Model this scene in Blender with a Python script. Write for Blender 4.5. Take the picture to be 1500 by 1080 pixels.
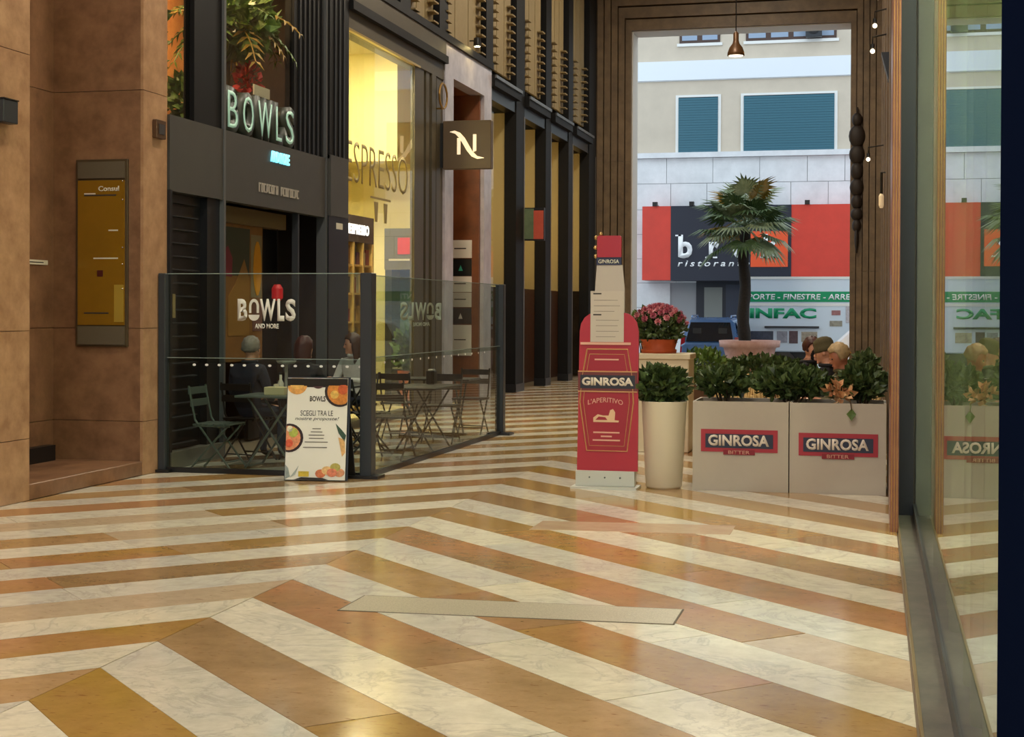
import bpy, bmesh, math, random
from mathutils import Vector, Matrix
R = random.Random(7)
sc = bpy.context.scene
col = sc.collection
for o in list(bpy.data.objects):
    bpy.data.objects.remove(o, do_unlink=True)

# ------------------------------------------------------------------ camera, sky, exposure
F_PX, YAW, PITCH, ROLL, EYE = 2200.0, math.radians(13.57), math.radians(0.5), 0.004, 1.6
fw = Vector((-math.sin(YAW) * math.cos(PITCH), math.cos(YAW) * math.cos(PITCH), -math.sin(PITCH)))
rt0 = Vector((math.cos(YAW), math.sin(YAW), 0))
up0 = rt0.cross(fw)
rt = rt0 * math.cos(ROLL) + up0 * math.sin(ROLL)
up = up0 * math.cos(ROLL) - rt0 * math.sin(ROLL)
camd = bpy.data.cameras.new('camera')
camd.sensor_fit = 'HORIZONTAL'
camd.sensor_width = 36.0
camd.lens = 36.0 * F_PX / 1500.0
camd.shift_y = -(84 - F_PX * math.tan(PITCH)) / 1500.0
camd.clip_start = 0.05
camd.clip_end = 400
cam = bpy.data.objects.new('camera', camd)
col.objects.link(cam)
cam.matrix_world = Matrix(((rt.x, up.x, -fw.x, 0), (rt.y, up.y, -fw.y, 0), (rt.z, up.z, -fw.z, EYE), (0, 0, 0, 1)))
sc.camera = cam

world = bpy.data.worlds.new('overcast_sky')
sc.world = world
world.use_nodes = True
bgn = world.node_tree.nodes['Background']
bgn.inputs[0].default_value = (0.78, 0.90, 1.0, 1)
bgn.inputs[1].default_value = 1.95
sc.view_settings.view_transform = 'Standard'
sc.view_settings.look = 'None'
sc.view_settings.exposure = 0.0
sc.view_settings.gamma = 1.0
sc.view_settings.use_curve_mapping = False
LAMP_POWER = 128.0        # radiance of the ceiling lamp discs

# ------------------------------------------------------------------ materials
MATS = {}
def srgb(c):
    return tuple(((v / 255.0) / 12.92 if v / 255.0 <= 0.04045 else ((v / 255.0 + 0.055) / 1.055) ** 2.4) for v in c) + (1,)

def mat(name, c, rough=0.5, metal=0.0, var=0.0, vscale=4.0, c2=None, bump=0.0, bscale=40.0, emit=None, estr=0.0, coat=0.0, spec=0.5):
    if name in MATS:
        return MATS[name]
    m = bpy.data.materials.new(name)
    m.use_nodes = True
    nt = m.node_tree
    b = nt.nodes['Principled BSDF']
    b.inputs['Base Color'].default_value = srgb(c)
    b.inputs['Roughness'].default_value = rough
    b.inputs['Metallic'].default_value = metal
    b.inputs['Coat Weight'].default_value = coat
    b.inputs['Specular IOR Level'].default_value = spec
    if emit:
        b.inputs['Emission Color'].default_value = srgb(emit)
        b.inputs['Emission Strength'].default_value = estr
    tc = None
    if c2 or var or bump:
        tc = nt.nodes.new('ShaderNodeTexCoord')
    if c2 or var:
        n = nt.nodes.new('ShaderNodeTexNoise')
        n.inputs['Scale'].default_value = vscale
        n.inputs['Detail'].default_value = 6
        n.inputs['Roughness'].default_value = 0.65
        nt.links.new(tc.outputs['Object'], n.inputs['Vector'])
        cr = nt.nodes.new('ShaderNodeValToRGB')
        cr.color_ramp.elements[0].position = 0.32
        cr.color_ramp.elements[1].position = 0.68
        a = srgb(c)
        if c2:
            e = srgb(c2)
        else:
            e = tuple(min(1, v * (1 + var)) for v in a[:3]) + (1,)
            a = tuple(v * (1 - var) for v in a[:3]) + (1,)
        cr.color_ramp.elements[0].color = a
        cr.color_ramp.elements[1].color = e
        nt.links.new(n.outputs['Fac'], cr.inputs[0])
        nt.links.new(cr.outputs[0], b.inputs['Base Color'])
    if bump:
        n2 = nt.nodes.new('ShaderNodeTexNoise')
        n2.inputs['Scale'].default_value = bscale
        n2.inputs['Detail'].default_value = 4
        nt.links.new(tc.outputs['Object'], n2.inputs['Vector'])
        bp = nt.nodes.new('ShaderNodeBump')
        bp.inputs['Strength'].default_value = bump
        bp.inputs['Distance'].default_value = 0.01
        nt.links.new(n2.outputs['Fac'], bp.inputs['Height'])
        nt.links.new(bp.outputs[0], b.inputs['Normal'])
    MATS[name] = m
    return m

def glass_mat(name, tint=(255, 255, 255), ior=1.5, rough=0.0):
    """thin pane: Fresnel mirror on the front face over clear transmission"""
    m = bpy.data.materials.new(name)
    m.use_nodes = True
    nt = m.node_tree
    nt.nodes.remove(nt.nodes['Principled BSDF'])
    out = nt.nodes['Material Output']
    fr = nt.nodes.new('ShaderNodeFresnel'); fr.inputs['IOR'].default_value = ior
    ge = nt.nodes.new('ShaderNodeNewGeometry')
    inv = nt.nodes.new('ShaderNodeMath'); inv.operation = 'SUBTRACT'; inv.inputs[0].default_value = 1
    mul = nt.nodes.new('ShaderNodeMath'); mul.operation = 'MULTIPLY'
    nt.links.new(ge.outputs['Backfacing'], inv.inputs[1])
    nt.links.new(fr.outputs[0], mul.inputs[0]); nt.links.new(inv.outputs[0], mul.inputs[1])
    t = nt.nodes.new('ShaderNodeBsdfTransparent'); t.inputs[0].default_value = srgb(tint)
    g = nt.nodes.new('ShaderNodeBsdfGlossy'); g.inputs['Roughness'].default_value = rough
    mx = nt.nodes.new('ShaderNodeMixShader')
    nt.links.new(mul.outputs[0], mx.inputs[0]); nt.links.new(t.outputs[0], mx.inputs[1]); nt.links.new(g.outputs[0], mx.inputs[2])
    nt.links.new(mx.outputs[0], out.inputs['Surface'])
    MATS[name] = m
    return m

def slab_mat(name, stops, vein=None, vscale=1.6, rough=0.13, pits=None):
    """polished floor stone: base colour picked per slab from the ramp, clouded and veined"""
    m = bpy.data.materials.new(name)
    m.use_nodes = True
    nt = m.node_tree; L = nt.links.new
    b = nt.nodes['Principled BSDF']
    oi = nt.nodes.new('ShaderNodeObjectInfo')
    tc = nt.nodes.new('ShaderNodeTexCoord')
    geo = nt.nodes.new('ShaderNodeNewGeometry')
    cr = nt.nodes.new('ShaderNodeValToRGB')
    while len(cr.color_ramp.elements) < len(stops):
        cr.color_ramp.elements.new(0.5)
    for i, c in enumerate(stops):
        cr.color_ramp.elements[i].position = i / max(1, len(stops) - 1)
        cr.color_ramp.elements[i].color = srgb(c)
    big = nt.nodes.new('ShaderNodeTexNoise'); big.inputs['Scale'].default_value = 0.9; big.inputs['Detail'].default_value = 3
    L(geo.outputs['Position'], big.inputs['Vector'])
    add = nt.nodes.new('ShaderNodeMath'); add.operation = 'ADD'
    sub = nt.nodes.new('ShaderNodeMath'); sub.operation = 'MULTIPLY_ADD'; sub.inputs[1].default_value = 0.7; sub.inputs[2].default_value = -0.35
    L(big.outputs['Fac'], sub.inputs[0]); L(sub.outputs[0], add.inputs[0]); L(oi.outputs['Random'], add.inputs[1])
    L(add.outputs[0], cr.inputs[0])
    base = cr.outputs[0]
    n = nt.nodes.new('ShaderNodeTexNoise'); n.inputs['Scale'].default_value = 9; n.inputs['Detail'].default_value = 8; n.inputs['Roughness'].default_value = 0.7
    L(geo.outputs['Position'], n.inputs['Vector'])
    r2 = nt.nodes.new('ShaderNodeValToRGB')
    r2.color_ramp.elements[0].position = 0.3; r2.color_ramp.elements[0].color = (0.80, 0.79, 0.77, 1)
    r2.color_ramp.elements[1].position = 0.65; r2.color_ramp.elements[1].color = (1.0, 1.0, 1.0, 1)
    L(n.outputs['Fac'], r2.inputs[0])
    mx = nt.nodes.new('ShaderNodeMix'); mx.data_type = 'RGBA'; mx.blend_type = 'MULTIPLY'; mx.inputs[0].default_value = 1.0
    L(base, mx.inputs[6]); L(r2.outputs[0], mx.inputs[7])
    last = mx.outputs[2]
    if vein:
        mp = nt.nodes.new('ShaderNodeMapping')
        ro = nt.nodes.new('ShaderNodeMath'); ro.operation = 'MULTIPLY'; ro.inputs[1].default_value = 50
        L(oi.outputs['Random'], ro.inputs[0])
        L(geo.outputs['Position'], mp.inputs['Vector']); L(ro.outputs[0], mp.inputs['Location'])
        v = nt.nodes.new('ShaderNodeTexNoise'); v.inputs['Scale'].default_value = vscale; v.inputs['Detail'].default_value = 7
        v.inputs['Roughness'].default_value = 0.62; v.inputs['Distortion'].default_value = 1.6
        L(mp.outputs[0], v.inputs['Vector'])
        rv = nt.nodes.new('ShaderNodeValToRGB')
        for k, (p, a) in enumerate(((0.47, 0), (0.5, 1), (0.53, 0))):
            if k > 1: rv.color_ramp.elements.new(p)
            rv.color_ramp.elements[k].position = p
            rv.color_ramp.elements[k].color = (a, a, a, 1)
        L(v.outputs['Fac'], rv.inputs[0])
        sc_ = nt.nodes.new('ShaderNodeMath'); sc_.operation = 'MULTIPLY'; sc_.inputs[1].default_value = 0.26
        L(rv.outputs[0], sc_.inputs[0])
        m2 = nt.nodes.new('ShaderNodeMix'); m2.data_type = 'RGBA'
        L(sc_.outputs[0], m2.inputs[0]); L(last, m2.inputs[6]); m2.inputs[7].default_value = srgb(vein)
        last = m2.outputs[2]
    if pits:
        mp = nt.nodes.new('ShaderNodeMapping'); mp.inputs['Rotation'].default_value = (0, 0, math.radians(45)); mp.inputs['Scale'].default_value = (1, 3.2, 1)
        L(geo.outputs['Position'], mp.inputs['Vector'])
        v = nt.nodes.new('ShaderNodeTexNoise'); v.inputs['Scale'].default_value = 16; v.inputs['Detail'].default_value = 5; v.inputs['Distortion'].default_value = 0.6
        L(mp.outputs[0], v.inputs['Vector'])
        rv = nt.nodes.new('ShaderNodeValToRGB')
        rv.color_ramp.elements[0].position = 0.30; rv.color_ramp.elements[0].color = (0.7, 0.7, 0.7, 1)
        rv.color_ramp.elements[1].position = 0.37; rv.color_ramp.elements[1].color = (0, 0, 0, 1)
        L(v.outputs['Fac'], rv.inputs[0])
        m2 = nt.nodes.new('ShaderNodeMix'); m2.data_type = 'RGBA'
        L(rv.outputs[0], m2.inputs[0]); L(last, m2.inputs[6]); m2.inputs[7].default_value = srgb(pits)
        last = m2.outputs[2]
    L(last, b.inputs['Base Color'])
    b.inputs['Roughness'].default_value = rough
    rn = nt.nodes.new('ShaderNodeTexNoise'); rn.inputs['Scale'].default_value = 3.0; rn.inputs['Detail'].default_value = 5
    L(geo.outputs['Position'], rn.inputs['Vector'])
    rm = nt.nodes.new('ShaderNodeMapRange'); rm.inputs[3].default_value = rough * 0.6; rm.inputs[4].default_value = rough * 1.5
    L(rn.outputs['Fac'], rm.inputs[0]); L(rm.outputs[0], b.inputs['Roughness'])
    bn = nt.nodes.new('ShaderNodeTexNoise'); bn.inputs['Scale'].default_value = 2.2; bn.inputs['Detail'].default_value = 2
    L(geo.outputs['Position'], bn.inputs['Vector'])
    bp = nt.nodes.new('ShaderNodeBump'); bp.inputs['Strength'].default_value = 0.10; bp.inputs['Distance'].default_value = 0.01
    L(bn.outputs['Fac'], bp.inputs['Height']); L(bp.outputs[0], b.inputs['Normal'])
    MATS[name] = m
    return m

M_black = mat('black_metal', (20, 20, 22), 0.35)
M_charcoal = mat('charcoal_panel', (66, 64, 60), 0.45, var=0.06)
M_dark = mat('dark_column', (16, 15, 15), 0.55, var=0.15, vscale=2, spec=0.2)
M_olive = mat('olive_bronze', (74, 66, 48), 0.42, var=0.1)
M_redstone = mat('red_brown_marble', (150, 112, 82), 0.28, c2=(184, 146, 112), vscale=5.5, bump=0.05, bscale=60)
M_redstone2 = mat('red_brown_marble_shaded', (110, 78, 56), 0.35, c2=(146, 108, 80), vscale=4.0, bump=0.05)  # darker copy of the marble, the alcove's shade put into the colour
M_travertine = mat('travertine', (90, 72, 50), 0.5, c2=(120, 98, 70), vscale=3.0, bump=0.15, bscale=25)
M_groove = mat('travertine_groove', (92, 66, 42), 0.7)
M_greymarble = mat('grey_marble', (158, 152, 160), 0.3, c2=(190, 184, 190), vscale=3)
M_wood = mat('brown_wood', (94, 48, 20), 0.4, c2=(126, 68, 30), vscale=2.5)
M_white = mat('white_paint', (232, 232, 228), 0.45)
M_offwhite = mat('off_white', (214, 208, 192), 0.5)
M_grey = mat('grey_metal', (96, 98, 100), 0.35, metal=0.3)
M_darkgrey = mat('dark_grey_metal', (52, 55, 60), 0.38, metal=0.2)
M_steel = mat('steel', (170, 170, 168), 0.25, metal=0.9)
M_cream = mat('cream', (226, 206, 160), 0.6)
M_leaf = mat('leaf_green', (38, 56, 28), 0.4, c2=(92, 112, 62), vscale=14)
M_leaf2 = mat('leaf_bright', (60, 92, 34), 0.5, c2=(112, 136, 60), vscale=12)
M_stem = mat('stem', (70, 54, 36), 0.7)
M_glass = glass_mat('clear_glass', (236, 243, 240))
M_shopglass = glass_mat('shop_glass', (240, 241, 236))
M_storeglass = glass_mat('storefront_glass', (226, 234, 228), ior=1.52)
M_skin = mat('skin', (206, 150, 122), 0.5)
M_ink = mat('dark_print', (48, 44, 44), 0.6)

# ------------------------------------------------------------------ mesh helpers
def tag(o, label, cat, group=None, kind=None):
    o['label'] = label
    o['category'] = cat
    if group: o['group'] = group
    if kind: o['kind'] = kind
    return o

def thing(name, loc, label, cat, group=None, rz=0.0, kind=None):
    e = bpy.data.objects.new(name, None)
    col.objects.link(e)
    e.empty_display_size = 0.2
    e.location = loc
    e.rotation_euler = (0, 0, rz)
    return tag(e, label, cat, group, kind)

def finish(name, me, parent, local=False):
    o = bpy.data.objects.new(name, me)
    col.objects.link(o)
    if parent is not None:
        o.parent = parent
        if not local:
            # vertices were written in world space
            off = Vector((0, 0, 0)); p = parent
            while p is not None:
                off += Vector(p.location); p = p.parent
            me.transform(Matrix.Translation(-off))
    return o

class MB:
    def __init__(s):
        s.v = []; s.f = []; s.mi = []
    def add(s, vs, fs, mi=0):
        n = len(s.v)
        s.v += [tuple(v) for v in vs]
        s.f += [tuple(i + n for i in f) for f in fs]
        s.mi += [mi] * len(fs)
        return s
    def box(s, x0, x1, y0, y1, z0, z1, mi=0):
        x0, x1 = min(x0, x1), max(x0, x1); y0, y1 = min(y0, y1), max(y0, y1); z0, z1 = min(z0, z1), max(z0, z1)
        vs = [(x, y, z) for x in (x0, x1) for y in (y0, y1) for z in (z0, z1)]
        return s.add(vs, [(0, 1, 3, 2), (4, 6, 7, 5), (0, 4, 5, 1), (2, 3, 7, 6), (0, 2, 6, 4), (1, 5, 7, 3)], mi)
    def prism(s, poly, O, U, V, N, d, mi=0):
        """polygon (u,v) counter-clockwise seen from N, placed at O, extruded by d along N"""
        O, U, V, N = Vector(O), Vector(U), Vector(V), Vector(N)
        a = [O + U * p[0] + V * p[1] for p in poly]
        b = [q + N * d for q in a]
        n = len(poly)
        fs = [tuple(range(n - 1, -1, -1)), tuple(range(n, 2 * n))]
        fs += [(i, (i + 1) % n, n + (i + 1) % n, n + i) for i in range(n)]
        return s.add(a + b, fs, mi)
    def tube(s, pts, r, n=8, cap=True, mi=0):
        pts = [Vector(p) for p in pts]
        rs = r if isinstance(r, (list, tuple)) else [r] * len(pts)
        rings = []
        prev = None
        for i, p in enumerate(pts):
            d = (pts[min(i + 1, len(pts) - 1)] - pts[max(i - 1, 0)]).normalized()
            if prev is None:
                a = Vector((0, 0, 1)) if abs(d.z) < 0.9 else Vector((1, 0, 0))
                u = d.cross(a).normalized()
            else:
                u = (prev - d * prev.dot(d)).normalized()
            prev = u
            w = d.cross(u)
            rings.append([p + (u * math.cos(2 * math.pi * k / n) + w * math.sin(2 * math.pi * k / n)) * rs[i] for k in range(n)])
        vs = [v for ring in rings for v in ring]
        fs = []
        for i in range(len(rings) - 1):
            for k in range(n):
                fs.append((i * n + k, i * n + (k + 1) % n, (i + 1) * n + (k + 1) % n, (i + 1) * n + k))
        if cap:
            fs.append(tuple(range(n - 1, -1, -1)))
            fs.append(tuple(range(len(vs) - n, len(vs))))
        return s.add(vs, fs, mi)
    def lathe(s, prof, c=(0, 0, 0), n=24, mi=0):
        vs = []; fs = []
        for (r, z) in prof:
            for k in range(n):
                a = 2 * math.pi * k / n
                vs.append((c[0] + r * math.cos(a), c[1] + r * math.sin(a), c[2] + z))
        for i in range(len(prof) - 1):
            for k in range(n):
                fs.append((i * n + k, i * n + (k + 1) % n, (i + 1) * n + (k + 1) % n, (i + 1) * n + k))
        fs.append(tuple(range(n - 1, -1, -1)))
        fs.append(tuple(range(len(vs) - n, len(vs))))
        return s.add(vs, fs, mi)
    def ball(s, c, r, nu=12, nv=8, mi=0):
        rx, ry, rz = r if isinstance(r, (tuple, list)) else (r, r, r)
        vs = [(c[0], c[1], c[2] - rz)]
        for j in range(1, nv):
            t = -math.pi / 2 + math.pi * j / nv
            for k in range(nu):
                a = 2 * math.pi * k / nu
                vs.append((c[0] + rx * math.cos(t) * math.cos(a), c[1] + ry * math.cos(t) * math.sin(a), c[2] + rz * math.sin(t)))
        vs.append((c[0], c[1], c[2] + rz))
        fs = [(0, 1 + (k + 1) % nu, 1 + k) for k in range(nu)]
        for j in range(nv - 2):
            for k in range(nu):
                a = 1 + j * nu
                fs.append((a + k, a + (k + 1) % nu, a + nu + (k + 1) % nu, a + nu + k))
        top = len(vs) - 1; a = 1 + (nv - 2) * nu
        fs += [(a + k, a + (k + 1) % nu, top) for k in range(nu)]
        return s.add(vs, fs, mi)
    def mesh(s, name, mats, smooth=False, bevel=0.0):
        me = bpy.data.meshes.new(name)
        me.from_pydata(s.v, [], s.f)
        for m in (mats if isinstance(mats, (list, tuple)) else [mats]):
            me.materials.append(m)
        me.polygons.foreach_set('material_index', s.mi)
        if bevel:
            bm = bmesh.new(); bm.from_mesh(me)
            bmesh.ops.bevel(bm, geom=list(bm.edges), offset=bevel, segments=1, affect='EDGES', profile=0.5)
            bm.to_mesh(me); bm.free()
        if smooth:
            me.polygons.foreach_set('use_smooth', [True] * len(me.polygons))
        me.update()
        return me
    def build(s, name, mats, parent=None, smooth=False, bevel=0.0, local=False):
        return finish(name, s.mesh(name, mats, smooth, bevel), parent, local)

def bx(name, x0, x1, y0, y1, z0, z1, m, parent=None, bevel=0.0, local=False):
    return MB().box(x0, x1, y0, y1, z0, z1).build(name, m, parent, bevel=bevel, local=local)

AX = {'-Y': ((1, 0, 0), (0, 0, 1)), '+X': ((0, 1, 0), (0, 0, 1)), '-X': ((0, -1, 0), (0, 0, 1)), '+Y': ((-1, 0, 0), (0, 0, 1)), '+Z': ((1, 0, 0), (0, 1, 0))}

def lettering(s, O, face, w, h, d, m, parent, name='lettering', bold=0.0, shear=0.0, local=False, spacing=1.0, arc=0.0):
    """text of exact width w and height h, lower left corner at O, on a face that looks along `face`"""
    cu = bpy.data.curves.new('t', 'FONT')
    cu.body = s
    cu.size = 1.0
    cu.offset = bold
    cu.shear = shear
    cu.space_character = spacing
    cu.resolution_u = 3
    ob = bpy.data.objects.new('t', cu)
    col.objects.link(ob)
    dg = bpy.context.evaluated_depsgraph_get()
    me = bpy.data.meshes.new_from_object(ob.evaluated_get(dg))
    bpy.data.objects.remove(ob, do_unlink=True)
    bpy.data.curves.remove(cu)
    bm = bmesh.new(); bm.from_mesh(me)
    bmesh.ops.remove_doubles(bm, verts=bm.verts, dist=1e-5)
    xs = [v.co.x for v in bm.verts]; ys = [v.co.y for v in bm.verts]
    x0, x1, y0, y1 = min(xs), max(xs), min(ys), max(ys)
    U, V = (Vector(a) for a in AX[face]); N = U.cross(V); O = Vector(O)
    r = bmesh.ops.extrude_face_region(bm, geom=list(bm.faces))
    front = set(e for e in r['geom'] if isinstance(e, bmesh.types.BMVert))
    for v in bm.verts:
        u = (v.co.x - x0) / (x1 - x0); q = (v.co.y - y0) / (y1 - y0)
        v.co = O + U * (u * w) + V * (q * h + arc * math.sin(math.pi * u)) + N * (d if v in front else 0.0)
    bmesh.ops.recalc_face_normals(bm, faces=bm.faces)
    bm.to_mesh(me); bm.free()
    me.materials.clear(); me.materials.append(m)
    return finish(name, me, parent, local)

def copy_tree(o, parent=None):
    c = o.copy(); col.objects.link(c); c.parent = parent
    for ch in [k for k in bpy.data.objects if k.parent == o and k is not c]:
        copy_tree(ch, c)
    return c

def plate(name, poly, O, face, d, m, parent=None, local=False, smooth=False):
    U, V = (Vector(a) for a in AX[face])
    return MB().prism(poly, O, U, V, U.cross(V), d).build(name, m, parent, local=local, smooth=smooth)

def circle(cx, cy, r, n=20, a0=0, a1=360, ry=None):
    ry = r if ry is None else ry
    full = abs(a1 - a0) >= 360
    k = n if full else n + 1
    return [(cx + r * math.cos(math.radians(a0 + (a1 - a0) * i / n)), cy + ry * math.sin(math.radians(a0 + (a1 - a0) * i / n))) for i in range(k)]

# ================================================================== THE SETTING
WL, WR, XC = -6.86, 0.17, -3.355        # wall planes and the floor's centre line
CEIL = 10.3
YEND = 37.4

# ---- floor: chevrons of polished stone slabs
M_slabw = slab_mat('white_marble', [(226, 220, 202), (240, 234, 216), (214, 210, 200), (236, 228, 206)], vein=(126, 122, 122), vscale=1.7)
M_slabb = slab_mat('amber_stone', [(180, 146, 96), (168, 134, 76), (190, 156, 116), (158, 130, 92), (186, 138, 98), (176, 142, 72)], pits=(128, 84, 46))
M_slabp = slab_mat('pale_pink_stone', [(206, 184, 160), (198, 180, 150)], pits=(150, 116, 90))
M_grout = mat('grout', (120, 106, 84), 0.6)
M_granite = mat('grey_granite', (136, 128, 110), 0.35, c2=(184, 176, 156), vscale=120)
floor = bx('floor', -9.4, 0.6, -9, 39.6, -0.3, -0.006, M_grout)
tag(floor, 'polished stone floor with chevron stripes of white and amber slabs', 'floor', kind='structure')

PER, T0 = 1.140, 5.495
stripes = []
k = -5
while True:
    a = T0 + PER * k
    if a > 41.5: break
    stripes.append((a, a + PER * 0.515, 'b'))
    stripes.append((a + PER * 0.515, a + PER, 'w'))
    k += 1
pieces = []
for (ta, tb, kind) in stripes:
    for side in (1, -1):
        half = (WR - XC) if side == 1 else (XC - WL)
        # cut positions measured along X away from the centre line
        cuts = [0.0]
        while cuts[-1] < half - 0.45:
            cuts.append(cuts[-1] + R.uniform(0.7, 1.5))
        cuts[-1] = max(cuts[-1], half + 0.4)
        if len(cuts) < 2: cuts.append(half + 0.4)
        wdt = tb - ta
        g = 0.0022
        for i in range(len(cuts) - 1):
            s0, s1 = cuts[i], cuts[i + 1]
            sh = wdt / 2
            # lower edge Y = ta - s, upper edge Y = tb - s ; square cuts shift s by +w/2 on the upper edge
            lo0 = s0 if i == 0 else s0
            up0_ = s0 if i == 0 else s0 + sh
            poly = [(lo0 + g, ta + g), (s1 - g, ta + g), (s1 + sh - g, tb - g), (up0_ + g, tb - g)]
            pts = [(s, t - s) for s, t in poly]
            # clip to the wall line
            def clip(ps, lim):
                out = []
                for q in range(len(ps)):
                    A, B = ps[q], ps[(q + 1) % len(ps)]
                    if A[0] <= lim: out.append(A)
                    if (A[0] <= lim) != (B[0] <= lim):
                        t = (lim - A[0]) / (B[0] - A[0]); out.append((lim, A[1] + t * (B[1] - A[1])))
                return out
            pts = clip(pts, half - 0.004)
            if len(pts) < 3: continue
            if min(p[1] for p in pts) > 39.4 or max(p[1] for p in pts) < -1.0: continue
            pts = [(XC + side * p[0], p[1]) for p in pts]
            if side == -1: pts.reverse()
            ym = sum(p[1] for p in pts) / len(pts)
            pieces.append((ym, pts, kind))
def in_view(p):
    # does any corner fall inside the camera's horizontal view cone
    return any(q[1] > 4.4 and -0.62 < (q[0] / q[1]) < 0.1 for q in p)
vis = sorted([p for p in pieces if in_view(p[1])], key=lambda p: p[0])
near = vis[:298]
ids = set(id(p) for p in near)
def slab_mesh(mb, pts, z=0.0):
    n = len(pts)
    vs = [(x, y, z) for x, y in pts] + [(x, y, -0.02) for x, y in pts]
    fs = [tuple(range(n))] + [(i, n + i, n + (i + 1) % n, (i + 1) % n) for i in range(n)]
    mb.add(vs, fs)
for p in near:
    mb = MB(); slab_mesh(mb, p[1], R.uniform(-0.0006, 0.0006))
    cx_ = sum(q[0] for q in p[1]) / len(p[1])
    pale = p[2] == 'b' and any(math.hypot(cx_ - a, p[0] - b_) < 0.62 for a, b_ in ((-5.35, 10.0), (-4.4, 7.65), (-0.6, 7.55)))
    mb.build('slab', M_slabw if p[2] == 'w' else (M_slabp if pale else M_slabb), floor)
for kind, m in (('w', M_slabw), ('b', M_slabb)):
    mb = MB()
    for p in pieces:
        if id(p) not in ids and p[2] == kind:
            slab_mesh(mb, p[1])
    o = mb.build('far_slabs', m, floor); o['kind'] = 'stuff'
def inlay(pts, m):
    mb = MB(); n = len(pts)
    mb.add([(x, y, 0.0022) for x, y in pts] + [(x, y, -0.004) for x, y in pts], [tuple(range(n))] + [(i, n + i, n + (i + 1) % n, (i + 1) % n) for i in range(n)])
    return mb.build('inlay_strip', m, floor)
M_joint = mat('dark_joint', (84, 74, 60), 0.7)
inlay([(-2.775, 7.55), (-0.985, 7.64), (-0.985, 8.05), (-2.775, 7.99)], M_joint)['label'] = 'dark joint around the grey granite strip'
o = inlay([(-2.765, 7.56), (-0.995, 7.65), (-0.995, 8.04), (-2.765, 7.98)], M_granite); o.location.z = 0.0006
o['label'] = 'speckled grey granite strip let into the floor'
o = inlay([(-2.45, 10.72), (-1.0, 10.84), (-1.0, 11.3), (-2.45, 11.18)], mat('rose_grey_stone', (176, 146, 122), 0.2, c2=(190, 168, 142), vscale=5))

# ---- ceiling
ceiling = bx('ceiling', -9.4, 3.2, -9, YEND, CEIL, CEIL + 0.25, mat('ceiling_plaster', (196, 178, 146), 0.7))
tag(ceiling, 'plain plaster ceiling high above the arcade', 'ceiling', kind='structure')
for i, y in enumerate((-5.0, 1.3, 7.6, 13.9, 20.2, 26.3, 32.2)):
    t = thing('ceiling_lamp', (XC, y, CEIL), 'round warm ceiling lamp on the centre line of the arcade, %s from the portal' % ['seventh', 'sixth', 'fifth', 'fourth', 'third', 'second', 'first'][i], 'lamp', 'ceiling lamps along the arcade')
    MB().lathe([(0.52, -0.13), (0.56, -0.12), (0.56, -0.0)], (XC, y, CEIL)).build('rim', M_black, t)
    MB().lathe([(0.40, -0.15), (0.5, -0.145), (0.5, -0.13)], (XC, y, CEIL)).build('diffuser', mat('lamp_glow', (255, 236, 200), 0.5, emit=(255, 242, 220), estr=LAMP_POWER), t)

# ---- wall_left : red marble pier, alcove, pier, upper wall
wl = MB()
wl.box(-9.2, WL - 0.03, -9, 11.25, 0, CEIL)
wl_o = wl.build('wall_left', M_redstone2)
tag(wl_o, 'tall red-brown marble clad pier at the left edge', 'wall', kind='structure')
ZS = [0, 0.52, 1.42, 3.72, 6.0, 8.1, CEIL]
for (ya, yb) in ((-9, -5), (-5, -1), (-1, 3), (3, 7), (7, 9.1), (9.1, 11.25)):
    for z0, z1 in zip(ZS[:-1], ZS[1:]):
        bx('stone_panel', WL - 0.03, WL, ya + 0.003, yb - 0.003, z0 + 0.003, z1 - 0.003, M_redstone, wl_o)
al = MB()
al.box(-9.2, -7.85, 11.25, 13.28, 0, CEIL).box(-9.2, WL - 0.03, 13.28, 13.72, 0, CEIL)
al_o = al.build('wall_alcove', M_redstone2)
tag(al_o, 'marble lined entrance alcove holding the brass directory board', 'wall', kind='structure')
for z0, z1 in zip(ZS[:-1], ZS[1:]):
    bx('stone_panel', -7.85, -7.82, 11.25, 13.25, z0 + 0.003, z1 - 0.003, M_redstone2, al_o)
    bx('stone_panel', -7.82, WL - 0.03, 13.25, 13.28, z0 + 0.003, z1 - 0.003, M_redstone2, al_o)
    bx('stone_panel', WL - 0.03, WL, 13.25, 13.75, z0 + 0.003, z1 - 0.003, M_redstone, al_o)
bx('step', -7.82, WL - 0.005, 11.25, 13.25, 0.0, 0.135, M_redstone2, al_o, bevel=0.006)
t = bx('door_threshold', -7.815, -7.72, 12.3, 13.12, 0.135, 0.285, M_black)
tag(t, 'small black block at the back of the marble alcove', 'step')
upl = MB()
upl.box(-9.2, WL - 0.02, 13.75, 18.9, 6.2, CEIL).box(-9.2, -7.25, 18.9, YEND, 6.0, CEIL)
o = upl.build('wall_left_upper', mat('dark_wall', (30, 27, 24), 0.6))
tag(o, 'dark upper storey wall above the left shops', 'wall', kind='structure')

# ---- wall_right beyond the glass storefront
wr = MB()
wr.box(WR, 1.2, 12.5, YEND, 0, CEIL)
wr_o = wr.build('wall_right', M_travertine)
tag(wr_o, 'brown stone right hand wall of the arcade', 'wall', kind='structure')
for i, (ya, yb) in enumerate(((13.6, 14.6), (17.5, 18.5), (22, 23.2), (27, 28.2), (32, 33.2))):
    bx('pilaster', WR - 0.05, WR, ya, yb, 0, CEIL, M_travertine, wr_o)
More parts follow.
